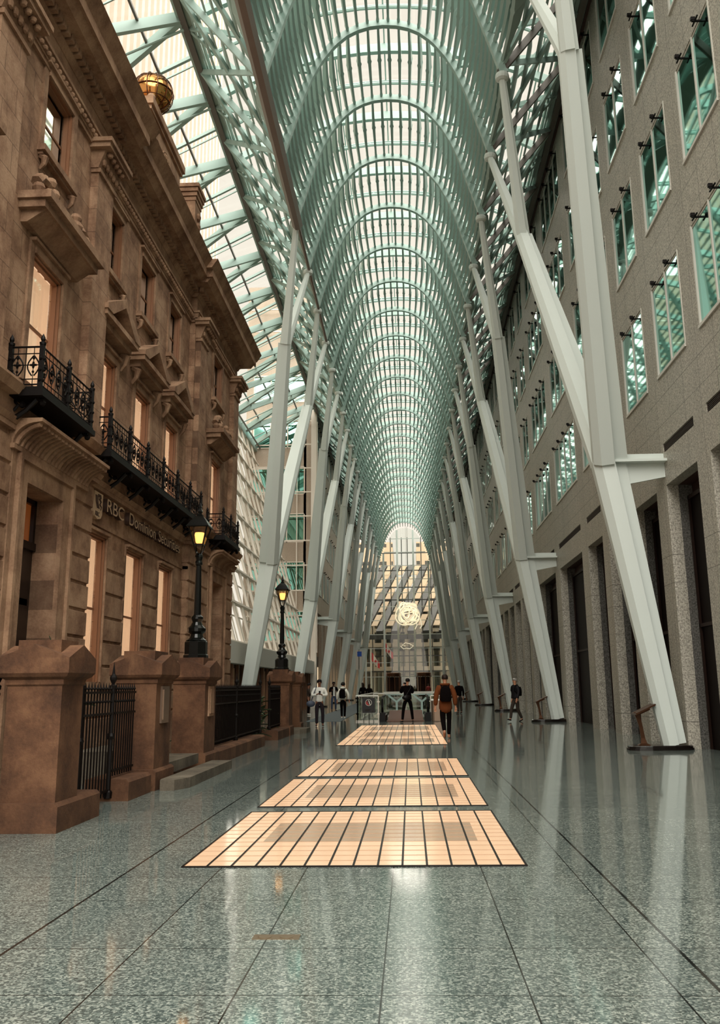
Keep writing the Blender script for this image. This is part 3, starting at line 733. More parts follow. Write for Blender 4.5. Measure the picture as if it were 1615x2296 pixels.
b = MB(); b.sphere((MX + .1, 17.35, 14.42), .16, 8); b.box(MX - .1, 17.1, 14.28, MX + .3, 17.6, 14.36); b.sphere((MX + .12, 17.32, 14.62), .1, 8); b.build('carved_figure', 'stone_p', bk)
gl = thing('gilded_globe', (MX - .1, 18.1, 14.28), 'gilded openwork globe standing on the parapet of the bank building', 'globe')
b = MB(); b.sphere((MX - .1, 18.1, 15.3), .47, 28); b.build('sphere', 'gold', gl, smooth=True)
b = MB(); b.lathe([(.22, 14.28), (.16, 14.4), (.1, 14.6), (.14, 14.84)], (MX - .1, 18.1, 0), 12); b.build('pedestal', 'stone_p', gl)
b = MB()
for k in range(6): t = math.pi * k / 6; b.tube([(MX - .1 + .485 * math.cos(q) * math.cos(t), 18.1 + .485 * math.cos(q) * math.sin(t), 15.3 + .485 * math.sin(q)) for q in [2 * math.pi * j / 28 for j in range(28)]], .012, 5, closed=True)
for zz in (-.25, 0, .25): r = math.sqrt(.235 - zz * zz); b.tube([(MX - .1 + r * math.cos(q), 18.1 + r * math.sin(q), 15.3 + zz) for q in [2 * math.pi * j / 28 for j in range(28)]], .012, 5, closed=True)
b.build('meridian_bands', 'bronze', gl)
# pilasters
for ya, yb, x in ((14.05, 14.85, PX), (10.2, 11.0, PX), (22.0, 22.75, PX), (26.55, 27.3, PX)):
    b = MB(); b.box(x, ya, 5.72, x + .14, yb, 11.0); b.box(x, ya - .06, 5.72, x + .2, yb + .06, 6.0); b.build('pilaster', 'stone', bk)
    b = MB(); b.box(x, ya - .03, 10.62, x + .18, yb + .03, 10.7); b.prism([(x, 10.7), (x + .14, 10.7), (x + .26, 11.05), (x, 11.05)], 'y', ya - .05, yb + .05)
    b.box(x, ya - .16, 11.05, x + .38, yb + .16, 11.14); b.box(x, ya - .2, 11.14, x + .42, yb + .2, 11.22)
    for q in range(5):
        yy = ya + (yb - ya) * (q + .5) / 5; b.sphere((x + .2, yy, 10.85), .08, 8, .6); b.sphere((x + .3, yy, 11.0), .06, 8)
    b.build('capital', 'stone_p', bk)
# windows and doors
def bank_window(x, h, curtain_glow, arch=.14, sill=True, hook=True):
    a, z0, c, z1 = h
    w = MB(); ww = .032
    for q in range(2):
        i = ww * q * 1.1; d = -.02 + .045 * q
        w.box(x - d - .08, a + i, z0, x - d, a + i + ww, z1 - i); w.box(x - d - .08, c - i - ww, z0, x - d, c - i, z1 - i); w.box(x - d - .08, a + i, z1 - i - ww, x - d, c - i, z1 - i)
    w.box(x - .2, a, z0, x - .06, c, z0 + .1); w.box(x - .15, a + .05, (z0 + z1) / 2 - .02, x - .115, c - .05, (z0 + z1) / 2 + .02)
    o = w.build('window', 'wood', bk)
    gmb = MB(); gmb.box(x - .14, a + .06, z0, x - .13, c - .06, z1 - .06); gmb.build('glass_pane', 'bankglass' if curtain_glow else 'mirror_sky', o)
    if curtain_glow:
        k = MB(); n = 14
        k.loft([[(x - .18 + .03 * math.sin(q * 2.2), a - .1 + (c - a + .2) * q / n, z0), (x - .165 + .03 * math.sin(q * 2.2), a - .1 + (c - a + .2) * q / n, z0), (x - .165 + .03 * math.sin(q * 2.2), a - .1 + (c - a + .2) * q / n, z1), (x - .18 + .03 * math.sin(q * 2.2), a - .1 + (c - a + .2) * q / n, z1)] for q in range(n + 1)]); k.build('glowing_curtain', 'curtain_glow', o)
    s = MB()
    s.box(x, a - arch, z0, x + .035, a - .002, z1 + arch); s.box(x, c + .002, z0, x + .06, c + arch, z1 + arch); s.box(x, a, z1, x + .06, c, z1 + arch)
    s.box(x, a - arch, z1 + arch, x + .11, c + arch, z1 + arch + .05); s.build('architrave', 'stone_p', bk)
    if sill:
        s = MB(); s.box(x - .3, a - .16, z0 - .1, x + .13, c + .16, z0); s.box(x, a - .12, z0 - .15, x + .08, c + .12, z0 - .1)
        for yy in (a - .06, c + .06):
            s.tube([(x + .02, yy, z0 - .15), (x + .1, yy, z0 - .2), (x + .08, yy, z0 - .3), (x + .02, yy, z0 - .38)], [.05, .06, .04, .02], 6)
        s.build('sill', 'stone_p', bk)
    return o
for h in up2 + [A2, A2b, B2]: bank_window(PX if h in (A2, A2b, B2) else MX, h, False)
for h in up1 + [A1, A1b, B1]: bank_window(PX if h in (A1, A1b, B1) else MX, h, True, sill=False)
for i, h in enumerate(mid_h[:3]): bank_window(MX, h, True, arch=0.04, sill=False)  # ground-floor curtains are added; their glow imitates bright reflecting glass
for a, c in GW:                                      # pediments over first-floor windows
    m = (a + c) / 2 + .05; x = MX
    s = MB(); s.box(x, m - .95, 8.2, x + .34, m + .95, 8.3); s.box(x, m - .85, 8.08, x + .22, m + .85, 8.2)
    for sg in (-1, 1): s.prism([(m + sg * .98, 8.3), (m, 8.86), (m, 8.98), (m + sg * 1.02, 8.4)], 'x', x, x + .36) if False else None
    P = [(m - .98, 8.3), (m - .98, 8.38), (m, 8.88), (m + .98, 8.38), (m + .98, 8.3), (m + .7, 8.3), (m, 8.66), (m - .7, 8.3)]
    for sg in (-1, 1):
        s.loft([[(x + q, m + sg * .98, 8.3), (x + q, m + sg * .98, 8.4), (x + q, m, 8.9), (x + q, m, 8.72), (x + q, m + sg * .68, 8.3)] for q in (0, .36)])
    s.prism([(x, 8.3), (x + .16, 8.3), (x + .16, 8.4), (x, 8.7)], 'y', m - .5, m + .5)
    for sg in (-1, 1): s.tube([(x + .04, m + sg * .78, 8.08), (x + .16, m + sg * .78, 8.0), (x + .12, m + sg * .78, 7.85), (x + .03, m + sg * .78, 7.72)], [.06, .08, .05, .03], 6)
    s.build('pediment', 'stone_p', bk)
for m, nm in ((12.5, 0), (24.62, 0), (8.75, 0)):           # flat hoods with scrolls
    x = PX; s = MB(); s.box(x, m - 1.15, 8.5, x + .5, m + 1.15, 8.62); s.box(x, m - 1.1, 8.38, x + .4, m + 1.1, 8.5); s.prism([(x, 8.2), (x + .1, 8.2), (x + .36, 8.38), (x, 8.38)], 'y', m - 1.0, m + 1.0)
    s.build('window_hood', 'stone_p', bk)
    for sg in (-1, 1):
        s = MB(); yc = m + sg * .72
        s.tube([(x + .22, yc + sg * (.32 - .035 * j) * math.cos(j * .75), 8.62 + .2 + (.2 - .02 * j) * math.sin(j * .75)) for j in range(9)], [.09 - .006 * j for j in range(9)], 6)
        s.sphere((x + .28, yc, 8.78), .11, 8); s.sphere((x + .25, yc + sg * .3, 8.72), .1, 8); s.sphere((x + .22, yc - sg * .25, 8.92), .12, 8); s.sphere((x + .2, yc - sg * .2, 9.1), .1, 8); s.sphere((x + .18, yc, 9.05), .08, 8)
        s.build('scroll_carving', 'stone_p', bk)
for h, nm in zip(door_holes, ('door', 'door')):
    a, z0, c, z1 = h; x = PX
    d = MB(); d.box(x - .45, a, z0, x - .38, c, 3.62); d.box(x - .45, a, 3.62, x - .33, c, 3.74)
    for yy in (a + .1, (a + c) / 2 + .06):
        for zz in (.7, 1.9, 2.75): d.box(x - .385, yy, zz, x - .36, yy + .5, zz + (.95 if zz < 2 else .7))
    o = d.build('door', 'door', bk)
    d = MB(); d.sphere((x - .33, c - .35, 1.95), .035, 8); d.build('door_knob', 'gold', o)
    d = MB(); d.box(x - .45, a + .05, 3.74, x - .43, c - .05, z1); d.build('transom_pane', 'transom', o)
    d = MB(); d.box(x - .42, a, 3.74, x - .36, a + .08, z1); d.box(x - .42, c - .08, 3.74, x - .36, c, z1); d.box(x - .42, a, z1 - .08, x - .36, c, z1); d.build('transom_frame', 'door', o)
    s = MB()
    for e0, e1, pr in ((.0, .28, .07), (.28, .36, .12), (.36, .5, .05)):
        s.box(x, a - e1, z0, x + pr, a - e0 - .003, z1 + e1); s.box(x, c + e0 + .003, z0, x + pr, c + e1, z1 + e1); s.box(x, a - e0, z1 + e0, x + pr, c + e0, z1 + e1)
    s.build('door_surround', 'stone_p', bk)
    s = MB(); ya, yb = a - .55, c + .95 if h is door_holes[0] else c + .55
    cv = [(x, 4.86)] + [(x + .06 + .34 * (1 - math.cos(t)), 4.88 + .3 * math.sin(t)) for t in [math.pi / 2 * j / 8 for j in range(9)]] + [(x + .46, 5.19), (x + .46, 5.24), (x, 5.24)]
    s.prism(cv, 'y', ya, yb)
    nn = int((yb - ya) / .13)
    for k in range(nn):
        yy = ya + (yb - ya) * (k + .5) / nn; s.tube([(x + .075 + .34 * (1 - math.cos(t)), yy + .05 * math.sin(2 * t), 4.87 + .29 * math.sin(t)) for t in [math.pi / 2 * j / 6 for j in range(7)]], .042, 6)
    s.box(x, ya - .03, 4.8, x + .1, yb + .03, 4.87); s.build('door_hood', 'stone_p', bk)
for o_ in bpy.data.objects:
    if o_.name.startswith('transom_pane'): o_.data.materials[0] = MT['transom']
# balconies
def balcony(x0, x1, ya, yb, nseg, nbr):
    zf, zt = 5.62, 6.22
    b = MB(); b.box(x0, ya, zf - .07, x1, yb, zf); b.box(x0, ya - .02, zf - .14, x1 + .03, yb + .02, zf - .05); fl = b.build('balcony', 'iron', bk)
    path = [((x0 + .02, ya + .04), (x1 - .04, ya + .04)), ((x1 - .04, ya + .04), (x1 - .04, yb - .04)), ((x1 - .04, yb - .04), (x0 + .02, yb - .04))]
    r = MB(); orn = MB()
    def P(p, q, t, z): return (p[0] + (q[0] - p[0]) * t, p[1] + (q[1] - p[1]) * t, z)
    for p, q in path:
        for z, rr in ((zf + .04, .012), (zf + .12, .009), (zt - .1, .009), (zt, .016), (zf + .33, .008)): r.tube([P(p, q, 0, z), P(p, q, 1, z)], rr, 5)
        L = math.dist(p, q); n = max(1, round(L / .13))
        for k in range(n + 1): r.tube([P(p, q, k / n, zf), P(p, q, k / n, zt)], .006, 4)
        m = max(1, round(L / .26))
        for k in range(m):
            t = (k + .5) / m; c = Vector(P(p, q, t, zf + .33)); d = Vector((q[0] - p[0], q[1] - p[1], 0)).normalized()
            for sg in (-1, 1):
                orn.tube([c + d * sg * (.015 + .07 * math.sin(j * .55)) + Vector((0, 0, -.16 + j * .05)) for j in range(7)], .011, 4)
            orn.sphere(c, .03, 6); orn.sphere(c + Vector((0, 0, .1)), .02, 6); orn.sphere(c + Vector((0, 0, -.1)), .02, 6)
            for a_ in range(4): orn.sphere(c + d * .035 * math.cos(a_ * 1.57) + Vector((0, 0, .035 * math.sin(a_ * 1.57))), .018, 5)
    posts = [(x0 + .03, ya + .04), (x1 - .04, ya + .04), (x1 - .04, yb - .04), (x0 + .03, yb - .04)] + [(x1 - .04, ya + (yb - ya) * k / nseg) for k in range(1, nseg)]
    for px_, py_ in posts:
        r.box(px_ - .03, py_ - .03, zf - .02, px_ + .03, py_ + .03, zt + .04)
        r.lathe([(.045, 0), (.05, .03), (.02, .05), (.035, .08), (.03, .11), (.001, .17)], (px_, py_, zt + .03), 8)
        for z in (zf + .1, zf + .25, zf + .42): orn.sphere((px_ + .03, py_, z), .028, 6); orn.sphere((px_, py_ - .03, z), .028, 6)
    r.build('railing', 'iron', fl); orn.build('scroll_ornament', 'iron', fl)
    for k in range(nbr):
        yy = ya + .15 + (yb - ya - .3) * k / max(1, nbr - 1); q = MB()
        q.tube([(x0, yy, zf - .42), (x0 + .12, yy, zf - .4), (x0 + .26, yy, zf - .3), (x1 - .12, yy, zf - .14), (x1 - .02, yy, zf - .16)], [.05, .04, .035, .04, .045], 6)
        q.tube([(x0 + .06, yy, zf - .14), (x0 + .14, yy, zf - .22), (x0 + .08, yy, zf - .3)], .025, 5); q.box(x0, yy - .03, zf - .45, x0 + .04, yy + .03, zf - .1); q.sphere((x1 - .03, yy, zf - .2), .05, 6); q.sphere((x0 + .2, yy, zf - .22), .05, 6)
        q.build('bracket', 'iron', fl)
balcony(PX, -5.08, 11.45, 13.5, 2, 2); balcony(MX, -5.22, 14.75, 21.75, 6, 7); balcony(PX, -5.08, 23.75, 25.9, 2, 2); balcony(PX, -5.08, 7.7, 9.8, 2, 2)
# sign lettering and crest
def text_mesh(name, body, m, parent, loc, size, ext, rot, xs=1.0, font_sp=1.0):
    cu = bpy.data.curves.new(name, 'FONT'); cu.body = body; cu.size = size; cu.extrude = ext; cu.space_character = font_sp
    tmp = bpy.data.objects.new('tmp', cu); COL.objects.link(tmp); bpy.context.view_layer.update()
    me = bpy.data.meshes.new_from_object(tmp.evaluated_get(bpy.context.evaluated_depsgraph_get())); bpy.data.objects.remove(tmp)
    me.transform(Matrix.Translation(Vector(loc) - (wloc(parent) if parent else Vector((0, 0, 0)))) @ Matrix(rot).to_4x4() @ Matrix.Diagonal((xs, 1, 1, 1)))
    me.materials.clear(); me.materials.append(MT[m]); o = bpy.data.objects.new(name, me); COL.objects.link(o)
    if parent: o.parent = parent
    return o
ROTX = ((0, 0, 1), (1, 0, 0), (0, 1, 0))        # text x -> world y, text y -> world z, normal -> world x
for body, y0_, y1_ in (('RBC', 15.86, 16.85), ('Dominion', 17.2, 19.05), ('Securities', 19.3, 21.15)):
    o = text_mesh('sign_lettering', body, 'letter', bk, (MX + .08, y0_, 4.72), .36, .05, ROTX)
    w = o.dimensions.y if o.dimensions.y else 1
    xs_ = [v.co.y for v in o.data.vertices]; w = max(xs_) - min(xs_); mn = min(xs_); k = (y1_ - y0_) / w
    for v in o.data.vertices: v.co.y = mn + (v.co.y - mn) * k
    o['label'] = 'raised letters reading %s' % body
    o.data.materials.append(MT['crest_side_shade'])
    for pl_ in o.data.polygons:
        if abs(pl_.normal.x) < .5: pl_.material_index = 1  # letter sides coloured dark to paint in their side shadow
b = MB(); sh = [(15.28, 5.0), (15.28, 4.62), (15.34, 4.54), (15.5, 4.5), (15.66, 4.54), (15.72, 4.62), (15.72, 5.0)]; b.prism(sh, 'x', MX + .02, MX + .1); cr = b.build('crest', 'letter', bk)
b = MB()
for k in range(3): b.tube([(MX + .105, 15.33 + .05 * k, 4.93), (MX + .105, 15.36 + .05 * k, 4.8), (MX + .105, 15.44 + .05 * k, 4.7)], .009, 4)
b.tube([(MX + .105, 15.45, 4.95), (MX + .105, 15.56, 4.95), (MX + .105, 15.58, 4.9), (MX + .105, 15.5, 4.88), (MX + .105, 15.6, 4.84), (MX + .105, 15.55, 4.78), (MX + .105, 15.64, 4.75), (MX + .105, 15.62, 4.69)], [.012, .02, .02, .014, .022, .018, .014, .01], 5)
b.sphere((MX + .105, 15.5, 4.93), .028, 6, .4); b.sphere((MX + .105, 15.58, 4.86), .03, 6, .4); b.build('crest_relief', 'crest_side_shade', cr)
o = text_mesh('crest_lettering', 'RBC', 'crest_side_shade', None, (MX + .103, 15.35, 4.555), .12, .004, ROTX); o.parent = cr
for v in o.data.vertices: v.co -= wloc(cr)
# ---------------------------------------------------------------- lit glass floor panels
def glow_panel_mat():
    m = mat('backlit_floor_glass', srgb(250, 220, 180), .12); t = NT(m); x, y, z = t.sep(t.pos())
    fy = t.math('FRACT', t.math('DIVIDE', t.math('SUBTRACT', y, 7.7), .235)); tube_ = t.math('GREATER_THAN', t.math('SINE', t.math('MULTIPLY', fy, math.pi)), .35)
    sx = t.math('MULTIPLY', t.math('LESS_THAN', t.math('ABSOLUTE', t.math('ADD', x, .5)), 2.0), 1.0)
    # shadow region in each panel's middle, painted in as weaker emission
    def hump(c, r, lim): return t.math('LESS_THAN', t.math('ABSOLUTE', t.math('SUBTRACT', c, r)), lim)
    mids = None
    for y0, y1 in ((8.9, 10.1), (12.3, 13.9), (16.0, 17.9), (24.2, 25.9), (27.3, 29.6), (31.2, 33.7)):
        h = hump(y, (y0 + y1) / 2, (y1 - y0) / 2); mids = h if mids is None else t.math('MAXIMUM', mids, h)
    mids = t.math('MULTIPLY', mids, t.math('LESS_THAN', t.math('ABSOLUTE', t.math('ADD', x, .42)), 1.03))
    fac = t.math('ADD', t.math('MULTIPLY', tube_, .14), .86); fac = t.math('MULTIPLY', fac, t.math('SUBTRACT', 1.0, t.math('MULTIPLY', mids, .62)))
    n = t.noise(t.pos(scale=(1.2, .8, 1)), 1.3, 2); fac = t.math('MULTIPLY', fac, t.math('ADD', .86, t.math('MULTIPLY', n, .26)))
    t.b.inputs['Emission Color'].default_value = srgb(255, 205, 158)
    t.b.inputs['Base Color'].default_value = srgb(120, 110, 96)
    t.l(t.math('MULTIPLY', fac, .74), t.b.inputs['Emission Strength']); return m
MT['floorglow'] = glow_panel_mat()
for i, (y0, y1) in enumerate(((7.72, 10.98), (11.44, 14.8), (15.18, 18.72), (23.15, 34.9))):
    o = thing('glass_floor_light', (-.5, (y0 + y1) / 2, 0), 'backlit peach glass floor panel set in granite, %s' % ['nearest the camera', 'second from the camera', 'third from the camera', 'farthest and longest, before the escalator'][i], 'floor light')
    b = MB(); b.box(-1.93, y0, .001, .92, y1, .006); b.build('glass_pane', 'floorglow', o)
    b = MB(); n = 14
    for k in range(n + 1): x = -1.93 + 2.85 * k / n; b.box(x - .009, y0, .0, x + .009, y1, .011)
    for q in ([y0, y1] if i < 3 else [y0, 26.9, 31, y1]): b.box(-1.94, q - .012, 0, .93, q + .012, .011)
    for k in range(1, round((y1 - y0) / .235)):
        q = y0 + .235 * k; None
    b.build('divider_bars', 'signb', o)
    if i < 3:
        b = MB(); b.box(-1.93, y0, 0, -1.92, y1, .008)
        for k in range(1, round((y1 - y0) / .235)): q = y0 + .235 * k; b.box(-1.93, q - .005, .0, .92, q + .005, .0085)
        b.build('cross_bars', 'crossbar', o)
b = MB(); 
o = thing('floor_hatch', (-.83, 5.5, 0), 'small brass floor plate with two round covers in the foreground granite', 'floor plate')
b.box(-.97, 5.59, .0, -.69, 5.69, .003); b.build('plate', 'hatch', o)
b = MB()
for x in (-.9, -.77): b.lathe([(.001, .003), (.042, .003), (.042, .005), (.036, .006), (.001, .006)], (x, 5.64, 0), 16)
b.build('cover', 'hatch', o)
b = MB(); b.add([(-4.62, 39.4, .012), (-3.08, 39.2, .012), (-3.3, 84, .012), (-5.0, 84, .012), (-4.62, 39.4, 0), (-3.08, 39.2, 0), (-3.3, 84, 0), (-5.0, 84, 0)], [(0, 1, 2, 3), (0, 4, 5, 1), (1, 5, 6, 2), (2, 6, 7, 3), (3, 7, 4, 0)])
tag(b.build('floor_mat', 'carpet', origin=(-4, 60, 0)), 'long grey-blue runner carpet left of the escalator opening', 'carpet')

# ---------------------------------------------------------------- piers, fences, curbs, steps, lamps
def pier(x1, ya, yb, zt, label, plinth=(0, 0)):
    x0 = x1 - .6; o = thing('stone_pier', ((x0 + x1) / 2, (ya + yb) / 2, 0), label, 'pier', 'sandstone fence piers')
    b = MB(); b.box(x0, ya, 0, x1, yb, zt - .32); b.build('shaft', 'stone_r', o)
    b = MB(); b.prism([(x0 - (.2 if ya < 10 else .06), 0), (x1 + .05, 0), (x1 + .05, .26), (x1 + .01, .3), (x0 - .02, .3), (x0 - (.2 if ya < 10 else .06), .26)], 'y', ya - .05, yb + plinth[1]); b.build('plinth', 'stone_r', o)
    b = MB(); R = []
    for z, e in ((zt - .4, .0), (zt - .38, .02), (zt - .33, .02), (zt - .3, .07), (zt - .26, .1), (zt - .1, .1)):
        R.append([(x0 - e, ya - e, z), (x1 + e, ya - e, z), (x1 + e, yb + e, z), (x0 - e, yb + e, z)])
    b.loft(R); e = .1; xm, ym = (x0 + x1) / 2, (ya + yb) / 2; Z = zt - .1; H = zt + .05
    # cross-gabled top
    v = [(x0 - e, ya - e, Z), (xm, ya - e, H), (x1 + e, ya - e, Z), (x1 + e, ym, H), (x1 + e, yb + e, Z), (xm, yb + e, H), (x0 - e, yb + e, Z), (x0 - e, ym, H), (xm, ym, H)]
    b.add(v, [(0, 1, 8, 7), (1, 2, 8), (2, 3, 8), (3, 4, 8), (4, 5, 8), (5, 6, 8), (6, 7, 8), (0, 2, 1), (2, 4, 3), (4, 6, 5), (6, 0, 7)])
    b.box(x0 + .06, ya + .06, Z, x1 - .06, yb - .06, H + .05); b.build('cap', 'stone_r', o)
    return o
pier(-3.765, 9.55, 10.17, 1.9, 'big reddish sandstone pier nearest the camera, cut by the left edge of the picture', (0, .62))
for q in [pier(-3.82, 13.35, 14.2, 1.93, 'sandstone pier left of the entrance steps, with a bronze plaque', (0, .12)), pier(-3.82, 16.55, 17.45, 1.93, 'sandstone pier carrying the nearest street lamp', (0, .2))]:
    y = q.location.y
    b = MB(); b.box(-3.82, y - .2, .95, -3.79, y + .2, 1.5); b.box(-3.79, y - .15, 1.0, -3.775, y + .15, 1.45); b.build('plaque', 'stone_p' if y > 15 else 'binm', q)
pier(-3.82, 28.1, 28.9, 1.93, 'sandstone pier carrying the far street lamp'); pier(-3.82, 30.8, 31.5, 1.9, 'sandstone pier farthest from the camera, behind the lamp pier')
def curb(ya, yb, lab, z=.28, x0=-4.4):
    b = MB(); b.prism([(x0, 0), (-3.8, 0), (-3.8, z - .04), (-3.84, z), (x0, z)], 'y', ya, yb)
    return tag(b.build('stone_curb', 'stone_r', origin=(-4.1, (ya + yb) / 2, 0)), lab, 'curb')
curb(12.15, 13.18, 'short stone curb left of the entrance steps'); curb(17.45, 23.4, 'long stone curb under the middle iron fence'); curb(25.7, 28.0, 'stone curb beyond the fence gap, before the far lamp pier')
b = MB(); b.loft([[(x, y, z) for x, y in ((-3.74, 13.5), (-3.7, 13.3), (-3.5, 13.35), (-3.36, 13.75), (-3.36, 16.9), (-3.74, 16.9))] for z in (0, .12, .15)])
tag(b.build('entrance_step', 'stone_g', origin=(-3.9, 15, 0)), 'lowest worn stone step with a rounded corner, jutting into the hall', 'step', 'entrance steps')
b = MB(); b.box(-4.75, 14.12, .15, -3.85, 16.3, .32); tag(b.build('entrance_step', 'stone_g', origin=(-4.3, 15.2, .15)), 'middle stone step between the two piers', 'step', 'entrance steps')
b = MB(); b.box(-5.42, 14.12, 0, -4.8, 16.3, .5); tag(b.build('entrance_step', 'stone_g', origin=(-5.1, 15.2, .3)), 'topmost stone step behind the piers', 'step', 'entrance steps')
b = MB(); b.loft([[(x, y, z) for x, y in ((-4.4, 29.1), (-3.6, 29.1), (-3.42, 29.4), (-3.42, 30.5), (-4.4, 30.5))] for z in (0, .12, .15)])
tag(b.build('entrance_step', 'stone_g', origin=(-3.9, 30, 0)), 'single low stone step in front of the farthest piers', 'step', 'entrance steps')
def fence(ya, yb, z0, lab, posts, x=-4.08, top=1.5):
    o = thing('iron_fence', (x, (ya + yb) / 2, 0), lab, 'fence', 'black iron fences along the bank')
    b = MB()
    for z in (z0 + .1, top - .36, top - .08): b.box(x - .018, ya, z - .015, x + .018, yb, z + .015)
    b.build('rail', 'iron', o)
    n = max(2, round((yb - ya) / .105)); cnt = 0
    for k in range(n):
        yy = ya + (yb - ya) * (k + .5) / n; b = MB(); b.tube([(x, yy, z0 + .03), (x, yy, top - .04)], .012, 6, cap=False)
        b.lathe([(.012, 0), (.024, .02), (.012, .04), (.001, .1)], (x, yy, top - .05), 6)
        b.lathe([(.012, -.02), (.026, 0), (.012, .02)], (x, yy, top - .2), 6)
        b.build('baluster', 'iron', o)
    for py_ in posts:
        b = MB(); b.tube([(x, py_, z0), (x, py_, top)], .034, 8); b.lathe([(.04, 0), (.045, .04), (.02, .06), (.048, .12), (.05, .15), (.02, .2), (.014, .27), (.001, .36)], (x, py_, top - .03), 10)
        b.lathe([(.055, 0), (.06, .08), (.045, .1)], (x, py_, z0), 8); b.lathe([(.045, 0), (.06, .04), (.045, .08)], (x, py_, .8), 8); b.build('post', 'iron', o)
    return o
fence(6.2, 9.75, .04, 'black iron fence left of the big near pier', (9.7,), x=-4.55); fence(10.95, 12.15, .04, 'black iron gate between the big pier and the short curb', (11.0, 12.15))
fence(12.25, 13.15, .28, 'short black iron fence on the short curb', ()); fence(17.6, 24.2, .28, 'long black iron fence beyond the entrance steps', (20.9, 24.2)); fence(25.75, 27.95, .28, 'black iron fence just before the far lamp pier', (25.8,))
def street_lamp(yb, zb, label, x=-4.12):
    o = thing('street_lamp', (x, yb, zb), label, 'street lamp', 'lantern street lamps on piers')
    b = MB(); b.lathe([(.24, 0), (.24, .05), (.22, .07), (.22, .3), (.19, .33)], (x, yb, zb), 8, rot=math.pi / 8); b.lathe([(.2, .33), (.14, .38), (.12, .45), (.17, .5), (.18, .56), (.12, .62), (.09, .68), (.12, .74), (.12, .78), (.075, .82)], (x, yb, zb), 16, ); b.build('base', 'iron_g', o)
    b = MB(); b.lathe([(.075, .8), (.07, 1.2), (.055, 1.78), (.075, 1.8), (.075, 1.84), (.06, 1.88), (.08, 1.95), (.075, 1.99), (.045, 2.03)], (x, yb, zb), 14); b.box(x - .012, yb - .19, zb + 2.0, x + .012, yb + .19, zb + 2.02); b.sphere((x, yb - .19, zb + 2.01), .03, 8); b.sphere((x, yb + .19, zb + 2.01), .03, 8); b.build('pole', 'iron_g', o)
    zl = zb + 2.2; r4 = math.pi / 4
    b = MB()
    for a in range(4):
        t = r4 + math.pi / 2 * a; b.bar((x + .13 * math.cos(t), yb + .13 * math.sin(t), zl), (x + .25 * math.cos(t), yb + .25 * math.sin(t), zl + .33), .022, .022)
        b.tube([(x + .05 * math.cos(t), yb + .05 * math.sin(t), zb + 2.0), (x + .1 * math.cos(t), yb + .1 * math.sin(t), zb + 2.12), (x + .13 * math.cos(t), yb + .13 * math.sin(t), zl)], .011, 5)
    b.lathe([(.001, -.02), (.14, -.02), (.14, .01), (.001, .01)], (x, yb, zl), 4, rot=r4); b.build('lantern_frame', 'iron_g', o)
    b = MB(); b.lathe([(.3, .33), (.32, .35), (.3, .37), (.2, .48), (.12, .55), (.07, .58), (.08, .6), (.035, .63), (.06, .67), (.05, .7), (.02, .74), (.03, .77), (.001, .86)], (x, yb, zl), 4, rot=r4); b.build('lantern_roof', 'iron_g', o)
    b = MB(); b.loft([[(x + r * math.cos(r4 + math.pi / 2 * k), yb + r * math.sin(r4 + math.pi / 2 * k), zl + z) for k in range(4)] for r, z in ((.122, .01), (.24, .325))], cap=False); b.build('lantern_glass', 'lantern', o)
    b = MB(); b.lathe([(.03, .02), (.07, .04), (.08, .08), (.1, .2), (.09, .24), (.001, .25)], (x, yb, zl), 12); b.build('glowing_bulb', 'glow', o, smooth=True)
    l = bpy.data.lights.new('lantern_light', 'POINT'); l.energy = 16; l.color = (1, .62, .3); l.shadow_soft_size = .1; lo = bpy.data.objects.new('lantern_light', l); COL.objects.link(lo); lo.parent = o; lo.location = (0, 0, 2.34)
street_lamp(16.98, 2.035, 'black street lamp with lit lantern on the pier beside the entrance steps'); street_lamp(28.5, 2.035, 'black street lamp with lit lantern farther away, in front of the leaning glass wall')
# plants
def leaf(b, base, dirv, L, w, droop, n=8):
    base = Vector(base); d = Vector(dirv).normalized(); side = d.cross(Vector((0, 0, 1))).normalized(); R = []
    for j in range(n + 1):
        t = j / n; c = base + d * L * t + Vector((0, 0, -droop * t * t)); ww = w * math.sin(math.pi * min(.98, max(.04, t ** .8))) / 2
        R.append([c - side * ww + Vector((0, 0, .02 + ww * .2)), c + Vector((0, 0, 0)), c + side * ww + Vector((0, 0, .02 + ww * .2)), c + Vector((0, 0, .008))])
    b.loft(R)
o = thing('banana_plant', (-4.75, 12.3, 0), 'tall plant with one long dark leaf behind the iron gate', 'plant')
b = MB(); b.tube([(-4.75, 12.3, 0), (-4.74, 12.3, .8), (-4.7, 12.28, 1.45)], [.04, .03, .02], 6); b.tube([(-4.72, 12.4, .0), (-4.66, 12.45, 1.55)], [.02, .01], 6); b.build('stem', 'leaf2', o)
b = MB(); leaf(b, (-4.7, 12.28, 1.42), (-.42, -.1, .95), .85, .2, .0); leaf(b, (-4.74, 12.3, 1.1), (.3, .4, .5), .6, .12, .3); leaf(b, (-4.74, 12.3, 1.2), (-.1, .3, .9), .45, .05, 0); b.build('leaf_blade', 'leaf', o)
def shrub(x, y, h, r, n, lab, sd):
    rnd = random.Random(sd); o = thing('leafy_shrub', (x, y, 0), lab, 'plant'); b = MB()
    for k in range(n):
        a = rnd.uniform(0, 6.28); el = rnd.uniform(.2, 1.4); leaf(b, (x + rnd.uniform(-.1, .1), y + rnd.uniform(-.2, .2), h * rnd.uniform(.1, .6)), (math.cos(a) * math.cos(el), math.sin(a) * math.cos(el), math.sin(el)), r * rnd.uniform(.7, 1.3), r * .22, r * .4)
    b.build('foliage', 'leaf2', o); b = MB()
    for k in range(5): b.tube([(x, y, 0), (x + rnd.uniform(-.1, .1), y + rnd.uniform(-.1, .1), h * .6)], .015, 5)
    b.build('stem', 'leaf', o)
